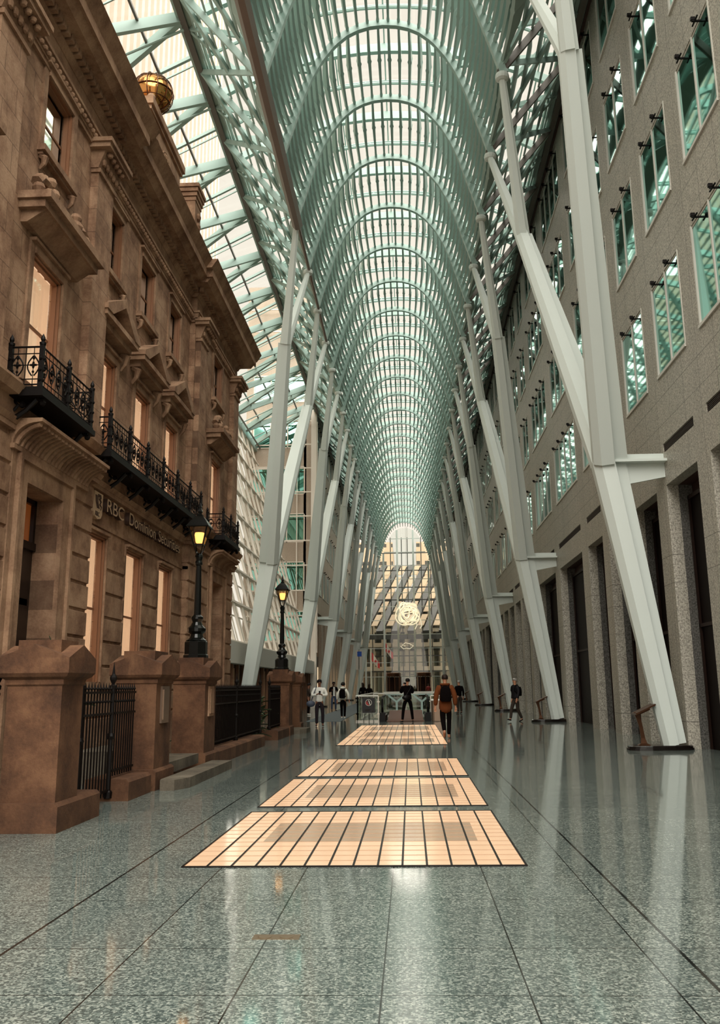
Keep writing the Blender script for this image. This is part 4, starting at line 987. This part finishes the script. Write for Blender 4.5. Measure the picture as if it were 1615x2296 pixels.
shrub(-4.6, 19.5, 1.2, .55, 46, 'low leafy shrub behind the long iron fence', 3); shrub(-4.5, 24.95, 1.35, .6, 60, 'broad leafy plant in the gap after the long iron fence', 4); shrub(-4.7, 27.0, 1.7, .7, 40, 'big-leafed plant behind the fence before the far lamp pier', 5); shrub(-4.8, 8.2, 1.1, .5, 30, 'leafy plant behind the fence at the left edge', 6)

# ---------------------------------------------------------------- escalator opening with glass railings
es = thing('escalator', (-.5, 40, 0), 'escalator head with black handrails and brown steps, in the middle of the hall', 'escalator')
b = MB(); b.box(-1.05, 38.6, .0, .55, 39.4, .03)
for k in range(12): b.box(-1.0, 39.4 + k * .3, -.0 + .0, .5, 39.7 + k * .3, .05 + .014 * k)
b.prism([(39.2, .02), (42.8, .02), (42.8, .36), (39.6, .08)], 'x', -1.02, .52); b.build('steps', 'escal', es)
for s, x in ((-1, -1.22), (1, .72)):
    b = MB(); pts = [(x, 38.9, .12), (x, 38.5, .3), (x, 38.32, .6), (x, 38.45, .9), (x, 38.9, 1.03), (x, 43, 1.05)]; b.tube(pts, .05, 8, flat=1.0); b.build('handrail', 'rubber', es)
    b = MB(); b.box(x - .12, 38.3, 0, x + .12, 38.95, .38); b.box(x - .1, 38.9, .0, x + .1, 43, .22); b.build('newel_base', 'rubber', es)
    b = MB(); b.box(x - .008, 38.5, .3, x + .008, 43, 1.0); b.build('balustrade_glass', 'railglass', es)
for i, (x0, x1, y0, y1, zt, lab) in enumerate(((-2.3, -1.4, 38.7, 38.7, 1.08, 'short glass railing with white top, behind the black easel sign'), (.85, 1.65, 38.9, 38.9, 1.06, 'short glass railing with white top, beside the steel bin'), (-2.3, -2.3, 38.7, 62, 1.08, 'long glass railing along the left of the escalator opening'), (1.65, 1.65, 38.9, 62, 1.08, 'long glass railing along the right of the escalator opening'), (-1.9, 1.4, 46, 46, 1.12, 'white-topped glass railing across the opening behind the escalator'), (-1.7, 1.5, 56, 56, 1.12, 'farther white-topped glass railing across the opening'))):
    o = thing('glass_railing', ((x0 + x1) / 2, (y0 + y1) / 2, 0), lab, 'railing', 'glass railings around the escalator')
    n = max(1, round(math.dist((x0, y0), (x1, y1)) / 1.6)); b = MB(); b.bar((x0, y0, zt), (x1, y1, zt), .16, .05); b.build('top_rail', 'white', o)
    b = MB(); b.bar((x0, y0, .5), (x1, y1, .5), .015, .9); b.build('glass_panel', 'railglass', o)
    b = MB(); b.bar((x0, y0, .03), (x1, y1, .03), .14, .06)
    for k in range(n + 1):
        t = k / n; px_, py_ = x0 + (x1 - x0) * t, y0 + (y1 - y0) * t; b.box(px_ - .025, py_ - .06, 0, px_ + .025, py_ - .02, zt); 
        for z in (.3, .8): b.box(px_ - .06, py_ - .08, z, px_ + .06, py_ - .03, z + .05)
    b.build('rail_post', 'chrome', o)
for j, xx in enumerate((-.72, .55)):
    b = MB(); yv = 45.6
    b.bar((xx, yv, 0), (xx, yv, .75), .1, .1); b.bar((xx, yv, .7), (xx - .42, yv, 1.03), .07, .09); b.bar((xx, yv, .7), (xx + .42, yv, 1.03), .07, .09); b.box(xx - .55, yv - .06, 1.03, xx + .55, yv + .06, 1.08)
    tag(b.build('forked_post', 'steel_t', origin=(xx, yv, 0)), 'Y-shaped steel post under the cross railing, %s of the escalator' % ['left', 'right'][j], 'post', 'forked railing posts')
o = thing('easel_sign', (-1.8, 38.15, 0), 'black poster sign on an easel with round red and white emblem, left of escalator', 'sign')
b = MB(); b.bar((-1.8, 38.2, .38), (-1.8, 38.27, 1.0), .02, .54, up=(1, 0, 0)); b.build('board', 'signb', o)
b = MB(); b.tube([(-1.95, 38.2, .35), (-2.02, 38.15, 0)], .012, 5); b.tube([(-1.65, 38.2, .35), (-1.58, 38.15, 0)], .012, 5); b.tube([(-1.8, 38.28, .8), (-1.8, 38.5, 0)], .012, 5); b.build('easel_leg', 'signb', o)
b = MB(); b.tube([(-1.8 + .13 * math.cos(t), 38.19, .8 + .13 * math.sin(t)) for t in [2 * math.pi * j / 24 for j in range(24)]], .01, 5, closed=True)
b.prism([(-1.76, .72), (-1.72, .7), (-1.76, .86), (-1.82, .92)], 'y', 38.18, 38.2); b.build('emblem', 'paper', o)
b = MB(); b.prism([(-1.9, .74), (-1.83, .69), (-1.77, .7), (-1.84, .8), (-1.84, .88), (-1.91, .82)], 'y', 38.18, 38.2); b.build('emblem_red', 'sred', o)
b = MB()
for k in range(3): b.box(-1.97, 38.18, .52 - k * .035, -1.72 - .03 * k, 38.195, .532 - k * .035)
b.box(-1.66, 38.18, .43, -1.61, 38.195, .48); b.build('small_print', 'greyc', o)
o = thing('litter_bin', (1.16, 38.3, 0), 'brushed steel litter bin with a pale rounded top, right of the escalator', 'bin')
b = MB(); b.loft([[(1.16 + .3 * q * math.copysign(abs(math.cos(t)) ** .4, math.cos(t)), 38.3 + .2 * q * math.copysign(abs(math.sin(t)) ** .4, math.sin(t)), z) for t in [2 * math.pi * j / 24 for j in range(24)]] for q, z in ((.95, 0), (1, .03), (1, .85))]); b.build('body', 'binm', o)
b = MB(); b.loft([[(1.16 + .33 * q * math.copysign(abs(math.cos(t)) ** .4, math.cos(t)), 38.3 + .22 * q * math.copysign(abs(math.sin(t)) ** .4, math.sin(t)), z) for t in [2 * math.pi * j / 24 for j in range(24)]] for q, z in ((1, .85), (1.02, .88), (.96, .92))]); b.build('lid', 'white', o)
b = MB(); b.box(-4.3, 74, 0, -2.9, 75.2, .95); b.box(-4.35, 73.95, .95, -2.85, 75.25, 1.0)
tag(b.build('kiosk_counter', 'signb', origin=(-3.6, 74.6, 0)), 'dark low counter behind the two women in black', 'counter')
o = thing('parking_sign', (-5.3, 92, 0), 'white hanging banner sign with a blue square, between the far left columns', 'sign')
b = MB(); b.box(-5.62, 92, 3.2, -4.95, 92.04, 5.2); b.build('banner', 'paper', o); b = MB(); b.box(-5.45, 91.98, 4.55, -5.0, 92, 5.05); b.build('blue_square', 'sblue', o); b = MB(); b.box(-5.32, 92, 0, -5.24, 92.04, 5.3); b.build('sign_pole', 'steel_t', o)
# ---------------------------------------------------------------- outside: towers, street building, flags, sculpture
def tower(name, lab, x0, y0, x1, y1, h, m):
    b = MB(); b.box(x0, y0, 0, x1, y1, h)
    bz = 3.6
    o = b.build(name, m, origin=((x0 + x1) / 2, (y0 + y1) / 2, 0)); tag(o, lab, 'tower', None); return o
MT['tower1'] = grid_mat('beige_tower', srgb(176, 160, 138), srgb(104, 144, 146), 5.2, 6.0, 2.6, 2.8, 'y', 0, 1, .4)
MT['tower2'] = grid_mat('peach_striped_tower', srgb(186, 156, 128), srgb(150, 130, 108), 1.6, 90, .7, 86, 'y', 0, 0, .4)
MT['tower3'] = grid_mat('cream_office_tower', srgb(200, 174, 142), srgb(80, 76, 70), 3.2, 3.4, 2.3, .7, 'x', .3, 0, .5)
tower('office_tower', 'tall beige tower with pale blue windows, seen through the glass roof upper left', -46, 24, -20, 48, 175, 'tower1')
tower('office_tower', 'peach tower with vertical stripes, seen through the sloping glass roof at left', -48, 52, -22, 95, 150, 'tower2')
# building across the street
SY = 152.0
ob = thing('street_building', (0, SY, 0), 'cream stone building with dark tall windows across the street beyond the end glass wall', 'building')
b = MB(); wx = [(-20 + 2.0 * k, -20 + 2.0 * k + 1.15) for k in range(21)]
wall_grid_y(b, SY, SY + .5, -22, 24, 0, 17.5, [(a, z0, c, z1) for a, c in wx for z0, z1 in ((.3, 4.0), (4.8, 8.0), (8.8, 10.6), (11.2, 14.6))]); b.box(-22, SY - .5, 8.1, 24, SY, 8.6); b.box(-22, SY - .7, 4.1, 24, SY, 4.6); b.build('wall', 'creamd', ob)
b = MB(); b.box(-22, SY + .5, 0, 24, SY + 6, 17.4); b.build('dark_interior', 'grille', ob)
for a, c in wx:
    b = MB()
    for z0, z1 in ((.3, 4.0), (4.8, 8.0), (8.8, 10.6), (11.2, 14.6)): b.box(a, SY + .2, z0, c, SY + .25, z1)
    o = b.build('window', 'mirror_d', ob)
b = MB(); b.box(1.6, SY + 14, 0, 16, SY + 30, 28.5); tag(b.build('office_tower', 'tower3', origin=(4, SY + 20, 0)), 'cream block with dark windows behind the street building, right of the sky gap', 'tower')
b = MB(); b.box(-30, SY + 14, 0, -2.9, SY + 34, 28.5); tag(b.build('office_tower', 'tower3', origin=(-17, SY + 20, 0)), 'cream block with dark windows behind the street building, left of the sky gap', 'tower')
# slanted canopy of dark beams over the forecourt
cn = thing('forecourt_canopy', (0, 138, 10), 'dark slatted canopy with cream panels slanting outside the end glass wall', 'canopy')
for k in range(9):
    b = MB(); x = -9 + k * 2.3; b.bar((x, 130, 9.2), (x + 5.0, 149, 21.5), 1.0, .6); b.build('canopy_beam', 'canopy', cn)
b = MB()
for k in range(8):
    for j in range(5):
        f0, f1 = .06 + j * .19, .06 + j * .19 + .15; x = -9 + k * 2.3 + .72
        P = lambda f, dx: (x + 5 * f + dx, 130 + 19 * f, 9.5 + 12.3 * f)
        b.add([P(f0, 0), P(f0, .9), P(f1, .9), P(f1, 0)] + [(p[0], p[1], p[2] + .08) for p in (P(f0, 0), P(f0, .9), P(f1, .9), P(f1, 0))], [(0, 1, 2, 3), (4, 7, 6, 5), (0, 4, 5, 1), (1, 5, 6, 2), (2, 6, 7, 3), (3, 7, 4, 0)])
b.build('cream_panels', 'panel', cn)
b = MB(); b.bar((-9, 130.2, 8.6), (11, 130.2, 8.6), .5, .7); b.bar((-9, 139, 14.6), (15, 139, 14.6), .4, .7); b.bar((-8, 149, 21), (18, 149, 21), .4, .7)
for x in (-8, 11): b.bar((x, 130.2, 0), (x, 130.2, 9), .35, .35)
b.build('cross_beam', 'canopy', cn)
fr = thing('forecourt_screen', (0, 134, 0), 'dark steel grid of tall posts and rails outside the end glass wall', 'screen')
for x in (-5.6, -3.9, -2.7, -1.0, -.1, 2.0, 3.4, 5.2):
    b = MB(); b.box(x - .07, 134, 0, x + .07, 134.15, 24 if abs(x) < 3 else 20); b.build('screen_post', 'canopy', fr)
for z in (3.6, 5.9, 8.7, 14.3, 16.2, 18.8, 21.5):
    b = MB(); b.box(-5.8, 133.96, z, 5.5, 134.1, z + .14); b.build('screen_rail', 'canopy', fr)
sc_ = thing('ribbon_sculpture', (-.1, 124.5, 11.3), 'glowing white sculpture of looping ribbons hanging near the far end', 'sculpture')
rnd = random.Random(5)
for k in range(11):
    ax = Vector((rnd.uniform(-1, 1), rnd.uniform(-1, 1), rnd.uniform(-.6, .6))).normalized(); u = ax.orthogonal().normalized(); w = ax.cross(u); r = rnd.uniform(1.1, 1.75); c = Vector((rnd.uniform(-.35, .35) - .1, 124.5 + rnd.uniform(-.3, .3), 11.6 + rnd.uniform(-.3, .3)))
    b = MB(); b.tube([c + (u * math.cos(t) + w * math.sin(t) * .85) * r for t in [2 * math.pi * j / 32 for j in range(32)]], .085, 6, closed=True); b.build('ribbon', 'sculpt', sc_)
b = MB(); b.tube([(1.2, 124.5, 11.2), (1.6, 124.5, 10.6), (1.75, 124.5, 9.8), (1.5, 124.5, 9.4)], .09, 6); b.tube([(.9, 124.5, 10.6), (1.1, 124.5, 9.9), (.8, 124.5, 9.3)], .09, 6); b.build('loose_ribbon', 'sculpt', sc_)
b = MB(); b.tube([(-.1, 124.5, 13.2), (-.1, 124.5, 24)], .02, 5); b.build('cable', 'gut', sc_)
o = thing('ribbon_light', (-.3, 124.5, 6.9), 'small glowing looped ribbon light low on the far glass wall', 'sculpture')
b = MB(); b.tube([(-1.3, 124.5, 7.0), (-.9, 124.5, 6.6), (-.5, 124.5, 6.7), (0, 124.5, 6.6), (.5, 124.5, 7.0), (0, 124.5, 7.3), (-.6, 124.5, 7.45), (-1.1, 124.5, 7.1), (-.6, 124.5, 7.0)], .05, 6); b.build('ribbon', 'sculpt', o)
b = MB(); b.tube([(-.3, 124.5, 7.4), (-.3, 124.5, 24)], .012, 5); b.build('cable', 'gut', o)
def flag(x, y, ztop, lab, xp):
    o = thing('flag', (xp, y, 0), lab, 'flag', 'red and white flags outside')
    b = MB(); b.tube([(xp, y, 0), (xp, y, ztop + .4)], .07, 8); b.sphere((xp, y, ztop + .45), .12, 8); b.build('flagpole', 'white', o)
    N = 12; L, H = 2.2, 1.25; co = lambda s, t: (xp + .05 + s * L * .55 + t * .0, y + .12 * math.sin(s * 9 + t * 2), ztop - s * L * .72 - t * H * (1 - .25 * s) + .06 * math.sin(s * 7))
    for nm, s0, s1, m in (('red_field', 0, .25, 'red'), ('white_field', .25, .75, 'flagw'), ('red_field', .75, 1, 'red')):
        b = MB(); n = 5; b.loft([[(p[0], p[1] + q, p[2]) for p, q in ((co(s0 + (s1 - s0) * i / n, 0), 0), (co(s0 + (s1 - s0) * i / n, 1), 0), (co(s0 + (s1 - s0) * i / n, 1), .02), (co(s0 + (s1 - s0) * i / n, 0), .02))] for i in range(n + 1)]); b.build(nm, m, o)
    c = Vector(co(.5, .5)); b = MB(); pts = []
    for j in range(22): t = math.pi / 11 * j; r = .26 if j % 2 == 0 else .13; pts.append((c.x + r * math.sin(t), c.z + r * math.cos(t)))
    b.prism(pts, 'y', c.y - .1, c.y - .06); b.box(c.x - .015, c.y - .1, c.z - .36, c.x + .015, c.y - .06, c.z); b.build('maple_leaf', 'red', o)
flag(0, 131.5, 6.5, 'small red and white flag outside, left of the two', -5.75); flag(0, 131.5, 7.9, 'larger red and white flag outside, right of the two', -3.75)

# ---------------------------------------------------------------- people
class Fig:
    """skeleton -> continuous skinned meshes; x right of the viewer, local frame: faces -Y (towards the camera) when yaw = 0"""
    def __init__(s, x, y, yaw, h, label, z=0.0):
        s.o = thing('person', (x, y, z), label, 'person'); s.o.rotation_euler = (0, 0, yaw); s.k = h / 1.75; s.n = 0
    def skin(s, name, chains, m, sub=2, parent=None):
        me = bpy.data.meshes.new(name); V = []; E = []; Rr = []; key = {}
        for ch in chains:
            prev = None
            for p in ch:
                kx = tuple(round(c, 4) for c in p[:3])
                if kx not in key: key[kx] = len(V); V.append([c * s.k for c in p[:3]]); Rr.append((p[3] * s.k, (p[4] if len(p) > 4 else p[3]) * s.k))
                i = key[kx]
                if prev is not None and prev != i: E.append((prev, i))
                prev = i
        me.from_pydata(V, E, []); o = bpy.data.objects.new(name, me); COL.objects.link(o); o.parent = parent or s.o
        md = o.modifiers.new('skin', 'SKIN'); md.use_smooth_shade = True; md.branch_smoothing = .4
        sv = me.skin_vertices[0].data
        for i, (a, c) in enumerate(Rr): sv[i].radius = (a, c)
        sv[0].use_root = True
        if sub: o.modifiers.new('sub', 'SUBSURF').levels = 1; o.modifiers['sub'].render_levels = 1
        me.materials.append(MT[m]); return o
    def mesh(s, mb, name, m, parent=None, smooth=True):
        me = bpy.data.meshes.new(name); me.from_pydata([tuple(c * s.k for c in v) for v in mb.v], [], mb.f); me.materials.append(MT[m])
        b_ = bmesh.new(); b_.from_mesh(me); bmesh.ops.recalc_face_normals(b_, faces=b_.faces); b_.to_mesh(me); b_.free()
        if smooth: me.polygons.foreach_set('use_smooth', [True] * len(me.polygons))
        o = bpy.data.objects.new(name, me); COL.objects.link(o); o.parent = parent or s.o; return o
def fingers(w, d, side, k=1.0, curl=.5):
    w, d = Vector(w), Vector(d).normalized(); up = Vector((0, 0, 1)) if abs(d.z) < .8 else Vector((0, -1, 0)); sd = d.cross(up).normalized(); nn = sd.cross(d); C = []
    palm = w + d * .085
    C.append([(*w, .024), (*(w + d * .045), .03), (*palm, .028)])
    for i, (o_, L) in enumerate(((-.028, .066), (-.01, .076), (.01, .07), (.027, .055))):
        a = palm + sd * o_ + d * .005; b_ = a + d * L * .5 - nn * L * .15 * curl; c = b_ + d * L * .3 - nn * L * .5 * curl
        C.append([(*palm, .028), (*a, .011), (*b_, .009), (*c, .0075)])
    th = w + d * .03; t1 = th + sd * -.035 * side + d * .02; t2 = t1 + d * .035 - nn * .015
    C.append([(*(w + d * .045), .03), (*t1, .011), (*t2, .009)]); return C
def person(x, y, yaw, h, label, arms, legs, top, bottom, skin='skin', hair='hair', shoes='black', long_hair=False, coat=0.0, lean=0.0, head_dx=0.0, head_fw=0.0, bulk=1.0, hood=False, beard=False, top_name='jacket', hair_thick=.012, fem=False):
    """arms: {side: (elbow, wrist, hand_dir)}, legs: {side: (hip, knee, ankle, toe_dir)}; facing local -Y"""
    f = Fig(x, y, yaw, h, label); L = lean; sw = .165 if fem else .19
    hips = (0, 0, .93); waist = (0, -L * .3, 1.1); chest = (0, -L * .7, 1.3); neck = (0, -L, 1.46); hb = (head_dx * .5, -L - head_fw * .4, 1.54); hc = (head_dx, -L - head_fw - .012, 1.625); ht = (head_dx, -L - head_fw, 1.7)
    sh = {s: (s * sw, -L * .95, 1.4) for s in (-1, 1)}
    ch = [[(*hips, .13, .1), (*waist, .12, .09), (*chest, .145, .1), (*neck, .055, .055), (*hb, .055, .06), (*hc, .073, .088), (*ht, .052, .062)]]
    for s in (-1, 1):
        el, wr, hd = arms[s]; hp, kn, an, td = legs[s]; td = Vector(td).normalized(); an_ = Vector(an)
        ch.append([(*chest, .145, .1), (*sh[s], .05), (*el, .038), (*wr, .026)]); ch += [[(*wr, .026)] + c[1:] if i == 0 else c for i, c in enumerate(fingers(wr, hd, s))]
        ch.append([(*hips, .13, .1), (*hp, .085), (*kn, .056), (*an, .038), (*(an_ + td * .07 - Vector((0, 0, .045))), .035), (*(an_ + td * .15 - Vector((0, 0, .055))), .025)])
    f.skin('body', ch, skin)
    # face: nose, mouth, ears, eyes
    b = MB(); c = Vector(hc); fy = c.y - .088
    b.loft([[(c.x + dx * q, fy - dd, c.z + z) for dx, dd in ((-.012, -.012), (0, pr), (.012, -.012))] for z, q, pr in ((.03, .5, .004), (.0, .9, .014), (-.018, 1.3, .022), (-.026, 1.1, .006))])
    for s in (-1, 1): b.sphere((c.x + s * .077, c.y + .005, c.z - .005), .024, 8, .4, .7, 1.1)
    f.mesh(b, 'nose_and_ears', skin)
    b = MB()
    for s in (-1, 1): b.sphere((c.x + s * .03, fy + .008, c.z + .02), .009, 6); b.box(c.x + s * .03 - .016, fy - .004, c.z + .036, c.x + s * .03 + .016, fy + .01, c.z + .042)
    b.box(c.x - .022, fy - .002, c.z - .048, c.x + .022, fy + .01, c.z - .042); f.mesh(b, 'eyes_and_mouth', 'hair', smooth=False)
    # hair
    b = MB(); R = []
    for j in range(7):
        a = -.35 + (1.57 + .35) * j / 6; r = math.cos(a); zz = math.sin(a)
        R.append([(c.x + (.082 + hair_thick) * r * math.cos(t), c.y + .012 + (.1 + hair_thick) * r * math.sin(t) + (.0 if math.sin(t) > -.2 else .02 * (1 - j / 6)), c.z + .03 + (.085 + hair_thick) * zz + (.0 if math.sin(t) > -.3 else .045 * (1 - j / 6))) for t in [2 * math.pi * k / 16 for k in range(16)]])
    b.loft(R)
    if long_hair: b.loft([[(c.x + w_ * math.cos(t), c.y + .045 + dd * math.sin(t), z) for t in [2 * math.pi * k / 12 for k in range(12)]] for z, w_, dd in ((c.z + .05, .085, .06), (c.z - .05, .095, .06), (c.z - .16, .1, .05), (c.z - .26, .085, .035), (c.z - .3, .05, .02))])
    f.mesh(b, 'hair', hair)
    if beard: b = MB(); b.sphere((c.x, fy + .03, c.z - .06), .045, 8, 1.1, .8, .8); f.mesh(b, 'beard', hair)
    # jacket / sweater
    hem = .88 - coat; cb = bulk
    tc = [[(0, -L * .0, hem, .155 * cb + coat * .1, .12 * cb + coat * .06), (0, -L * .1, max(.98, hem + .08), .15 * cb, .115 * cb), (*waist, .138 * cb, .11 * cb), (*chest, .178 * cb, .125 * cb), (0, -L * .95, 1.43, .12, .09), (0, -L, 1.48, .066, .066)]]
    for s in (-1, 1):
        el, wr, hd = arms[s]; w2 = Vector(el).lerp(Vector(wr), .93)
        tc.append([(*chest, .178 * cb, .125 * cb), (*sh[s], .075 * cb), (*el, .062 * cb), (*w2, .046 * cb)])
    f.skin(top_name, tc, top)
    # trousers
    pc = [[(0, 0, 1.0, .135 * cb, .11), (*hips, .145, .115)]]
    for s in (-1, 1):
        hp, kn, an, td = legs[s]; k2 = Vector(kn).lerp(Vector(an), 1.0)
        pc.append([(*hips, .145, .115), (*hp, .1), (*kn, .072), (*k2, .058)])
    f.skin('trousers', pc, bottom)
    for s in (-1, 1):
        hp, kn, an, td = legs[s]; td = Vector(td).normalized(); an_ = Vector(an)
        f.skin('shoe', [[(*(an_ - td * .04 - Vector((0, 0, .035))), .042), (*(an_ + td * .05 - Vector((0, 0, .042))), .046, .036), (*(an_ + td * .17 - Vector((0, 0, .055))), .038, .026)]], shoes)
    return f
def stand(s, dx=0): return ((s * .09, 0, .88), (s * .1 + dx, -.02, .48), (s * .1 + dx, .02, .085), (s * .15, -1, 0))
def hang(s, o=.0): return ((s * (.25 + o), .03, 1.13), (s * (.27 + o), -.04, .88), (s * .05, -.15, -1))
def backpack(f, L=0.0, w=.16, h0=.98, h1=1.42, d=.17, m='blackc'):
    b = MB(); R = []
    for z, q in ((h0, .75), (h0 + .03, .95), (h0 + .2, 1.0), (h1 - .1, .92), (h1 - .02, .7), (h1, .4)):
        R.append([(w * q * math.copysign(abs(math.cos(t)) ** .6, math.cos(t)), .13 - L * .7 + d * .5 + d * .5 * q * math.copysign(abs(math.sin(t)) ** .6, math.sin(t)), z) for t in [2 * math.pi * k / 16 for k in range(16)]])
    b.loft(R); bp = f.mesh(b, 'backpack', m)
    for s in (-1, 1): f.skin('strap', [[(s * .1, .12 - L * .6, 1.36, .02), (s * .11, .03 - L, 1.49, .02, .012), (s * .12, -.1 - L, 1.42, .02, .012), (s * .13, -.13 - L * .8, 1.25, .02, .012), (s * .15, .0, 1.08, .018), (s * .12, .12, 1.05, .018)]], m, sub=1, parent=bp)
    return bp
# 1 man looking at his phone
f = person(-3.53, 34.6, .12, 1.76, 'person in white sweater looking at a phone, with a blue shoulder bag', {-1: ((-.29, -.02, 1.14), (-.09, -.27, 1.19), (.6, -.5, .3)), 1: ((.29, -.02, 1.14), (.08, -.28, 1.17), (-.6, -.5, .4))}, {-1: stand(-1), 1: stand(1, .03)}, 'knit', 'navy', skin='skin_d', shoes='soffit', head_fw=.05, bulk=1.08, top_name='sweater')
b = MB(); b.bar((.0, -.35, 1.18), (.01, -.37, 1.32), .075, .012, up=(0, 1, 0)); f.mesh(b, 'phone', 'black', smooth=False)
b = MB(); b.sphere((-.33, .05, .84), .14, 10, 1.25, .6, .9); bg_ = f.mesh(b, 'shoulder_bag', 'bag'); f.skin('strap', [[(-.3, .05, .95, .016), (-.22, -.05, 1.2, .016), (-.14, -.12, 1.4, .016), (-.12, 0, 1.49, .016), (-.2, .12, 1.3, .016), (-.3, .08, .97, .016)]], 'bag', sub=1, parent=bg_)
# 2 woman in white puffer
f = person(-3.25, 43.0, math.pi - .1, 1.68, 'person with dark hair walking away in a white puffer jacket with a black backpack', {-1: hang(-1, .03), 1: hang(1, .03)}, {-1: ((-.08, 0, .88), (-.085, -.02, .48), (-.08, .03, .085), (-.1, -1, 0)), 1: ((.08, 0, .88), (.08, -.05, .48), (.075, -.06, .085), (.1, -1, 0))}, 'puffer', 'blackc', hair='hair', shoes='white', bulk=1.2, long_hair=False, hair_thick=.03, fem=True)
b = MB(); b.sphere((0, .07, 1.49), .12, 12, 1.1, .8, .55); f.mesh(b, 'hood', 'puffer'); backpack(f)
# 3 man in dark suit
person(-4.86, 56.5, .25, 1.8, 'person in a dark jacket, open white shirt and jeans holding up a cup', {-1: ((-.27, -.02, 1.15), (-.12, -.25, 1.25), (.4, -.6, .5)), 1: hang(1)}, {-1: ((-.09, 0, .88), (-.12, -.06, .48), (-.12, -.02, .085), (-.1, -1, 0)), 1: ((.09, 0, .88), (.12, -.02, .48), (.14, .08, .085), (.15, -1, 0))}, 'blackc', 'jeans', skin='skin_d', beard=True)
f3 = [c for c in COL.objects if c.name.startswith('person')][-1]
b = MB(); b.prism([(-.05, 1.48), (.05, 1.48), (.07, 1.2), (.06, .92), (-.06, .92), (-.07, 1.2)], 'y', -.17, -.155); me_o = b.build('shirt', 'knit'); me_o.parent = f3
b = MB(); b.lathe([(.03, 0), (.035, .1)], (-.06, -.33, 1.26), 10); me_o = b.build('cup', 'paper'); me_o.parent = f3
# 4 person half hidden behind the far pier
person(-5.6, 49.0, math.pi / 2 + .2, 1.7, 'person in a grey-brown jacket and dark trousers seen from the side behind the farthest pier', {-1: ((-.22, -.06, 1.14), (-.15, -.26, 1.1), (0, -1, .2)), 1: ((.22, -.02, 1.14), (.16, -.24, 1.08), (0, -1, .2))}, {-1: stand(-1), 1: stand(1)}, 'greyc', 'blackc', shoes='white', skin='skin_d', head_fw=.04)
# 5, 6 two people in black
person(-3.2, 60.0, math.pi + .5, 1.74, 'person with long dark hair in a black coat, left of two standing behind the railing', {-1: hang(-1), 1: hang(1)}, {-1: stand(-1), 1: stand(1)}, 'blackc', 'blackc', long_hair=True, hair='hair_b', coat=.25, fem=True)
person(-2.8, 60.6, math.pi - .4, 1.66, 'person with long dark hair in a black coat, right of two standing behind the railing', {-1: hang(-1), 1: hang(1)}, {-1: stand(-1), 1: stand(1)}, 'blackc', 'blackc', long_hair=True, hair='hair_b', coat=.25, fem=True)
# 7 dark man, legs apart, taking a picture
f = person(-.14, 37.6, math.pi + .25, 1.79, 'person all in black standing legs apart with raised hands by the escalator', {-1: ((-.25, -.1, 1.16), (-.08, -.3, 1.38), (.2, -.5, .8)), 1: ((.25, -.1, 1.17), (.08, -.3, 1.4), (-.2, -.5, .8))}, {-1: ((-.1, 0, .88), (-.17, -.03, .48), (-.2, .02, .085), (-.3, -1, 0)), 1: ((.1, 0, .88), (.2, .05, .48), (.26, .12, .085), (.3, -1, 0))}, 'blackc', 'blackc', hair='hair', lean=.04, bulk=1.3, head_dx=-.03)
b = MB(); b.sphere((.08, .15, .98), .13, 10, 1.5, .7, .8); bg_ = f.mesh(b, 'waist_bag', 'signb'); f.skin('strap', [[(.1, .14, 1.05, .018), (-.1, .14, 1.35, .018), (-.13, 0, 1.49, .018)]], 'signb', sub=1, parent=bg_)
b = MB(); b.box(-.06, -.42, 1.5, .06, -.38, 1.58); f.mesh(b, 'camera_body', 'black', smooth=False)
# 8 rust coat
f = person(.99, 25.9, math.pi, 1.78, 'person walking away in a rust-orange coat with a black backpack, nearest of all', {-1: ((-.265, .03, 1.13), (-.28, -.02, .86), (-.02, -.2, -1)), 1: ((.265, .03, 1.13), (.285, .0, .86), (.02, -.1, -1))}, {-1: ((-.09, 0, .88), (-.09, -.08, .48), (-.07, -.02, .085), (-.05, -1, 0)), 1: ((.09, 0, .88), (.09, -.02, .5), (.06, .26, .2), (0, -.7, -.7))}, 'rust', 'blackc', hair='hair_b', shoes='tan', coat=.24, bulk=1.32, lean=.03, top_name='coat')
backpack(f, .03, .155, 1.0, 1.43, .16); b = MB(); b.tube([(.115 * math.cos(t), -.02 + .09 * math.sin(t), 1.475) for t in [2 * math.pi * j / 14 for j in range(14)]], .035, 6, closed=True); f.mesh(b, 'collar', 'rust')
# 9 bald man far right
person(2.6, 48.5, math.pi + .5, 1.76, 'person with grey hair in black jacket, far off right of the rust coat', {-1: hang(-1), 1: hang(1)}, {-1: stand(-1), 1: stand(1)}, 'blackc', 'greyc', hair='hair_g', bulk=1.1, hair_thick=.0)
# 10 older man with quilted jacket walking left
f = person(4.3, 37.2, -math.pi / 2 + .55, 1.74, 'person with grey hair in a dark quilted jacket walking near the right columns', {-1: ((-.25, .08, 1.13), (-.27, .02, .88), (-.05, -.3, -1)), 1: ((.25, -.02, 1.13), (.26, -.14, .9), (.0, -.4, -1))}, {-1: ((-.09, 0, .88), (-.09, -.16, .5), (-.08, -.24, .11), (0, -1, .25)), 1: ((.09, 0, .88), (.09, .02, .48), (.07, .24, .12), (0, -.9, -.4))}, 'pufferd', 'greyc', hair='hair_g', bulk=1.18, top_name='quilted_jacket', shoes='black')
backpack(f, 0, .14, 1.02, 1.4, .14)
# 11 someone near the far doors
person(2.2, 112, math.pi, 1.75, 'tiny far figure in a red top near the right revolving door', {-1: hang(-1), 1: hang(1)}, {-1: stand(-1), 1: stand(1)}, 'sred', 'navy')
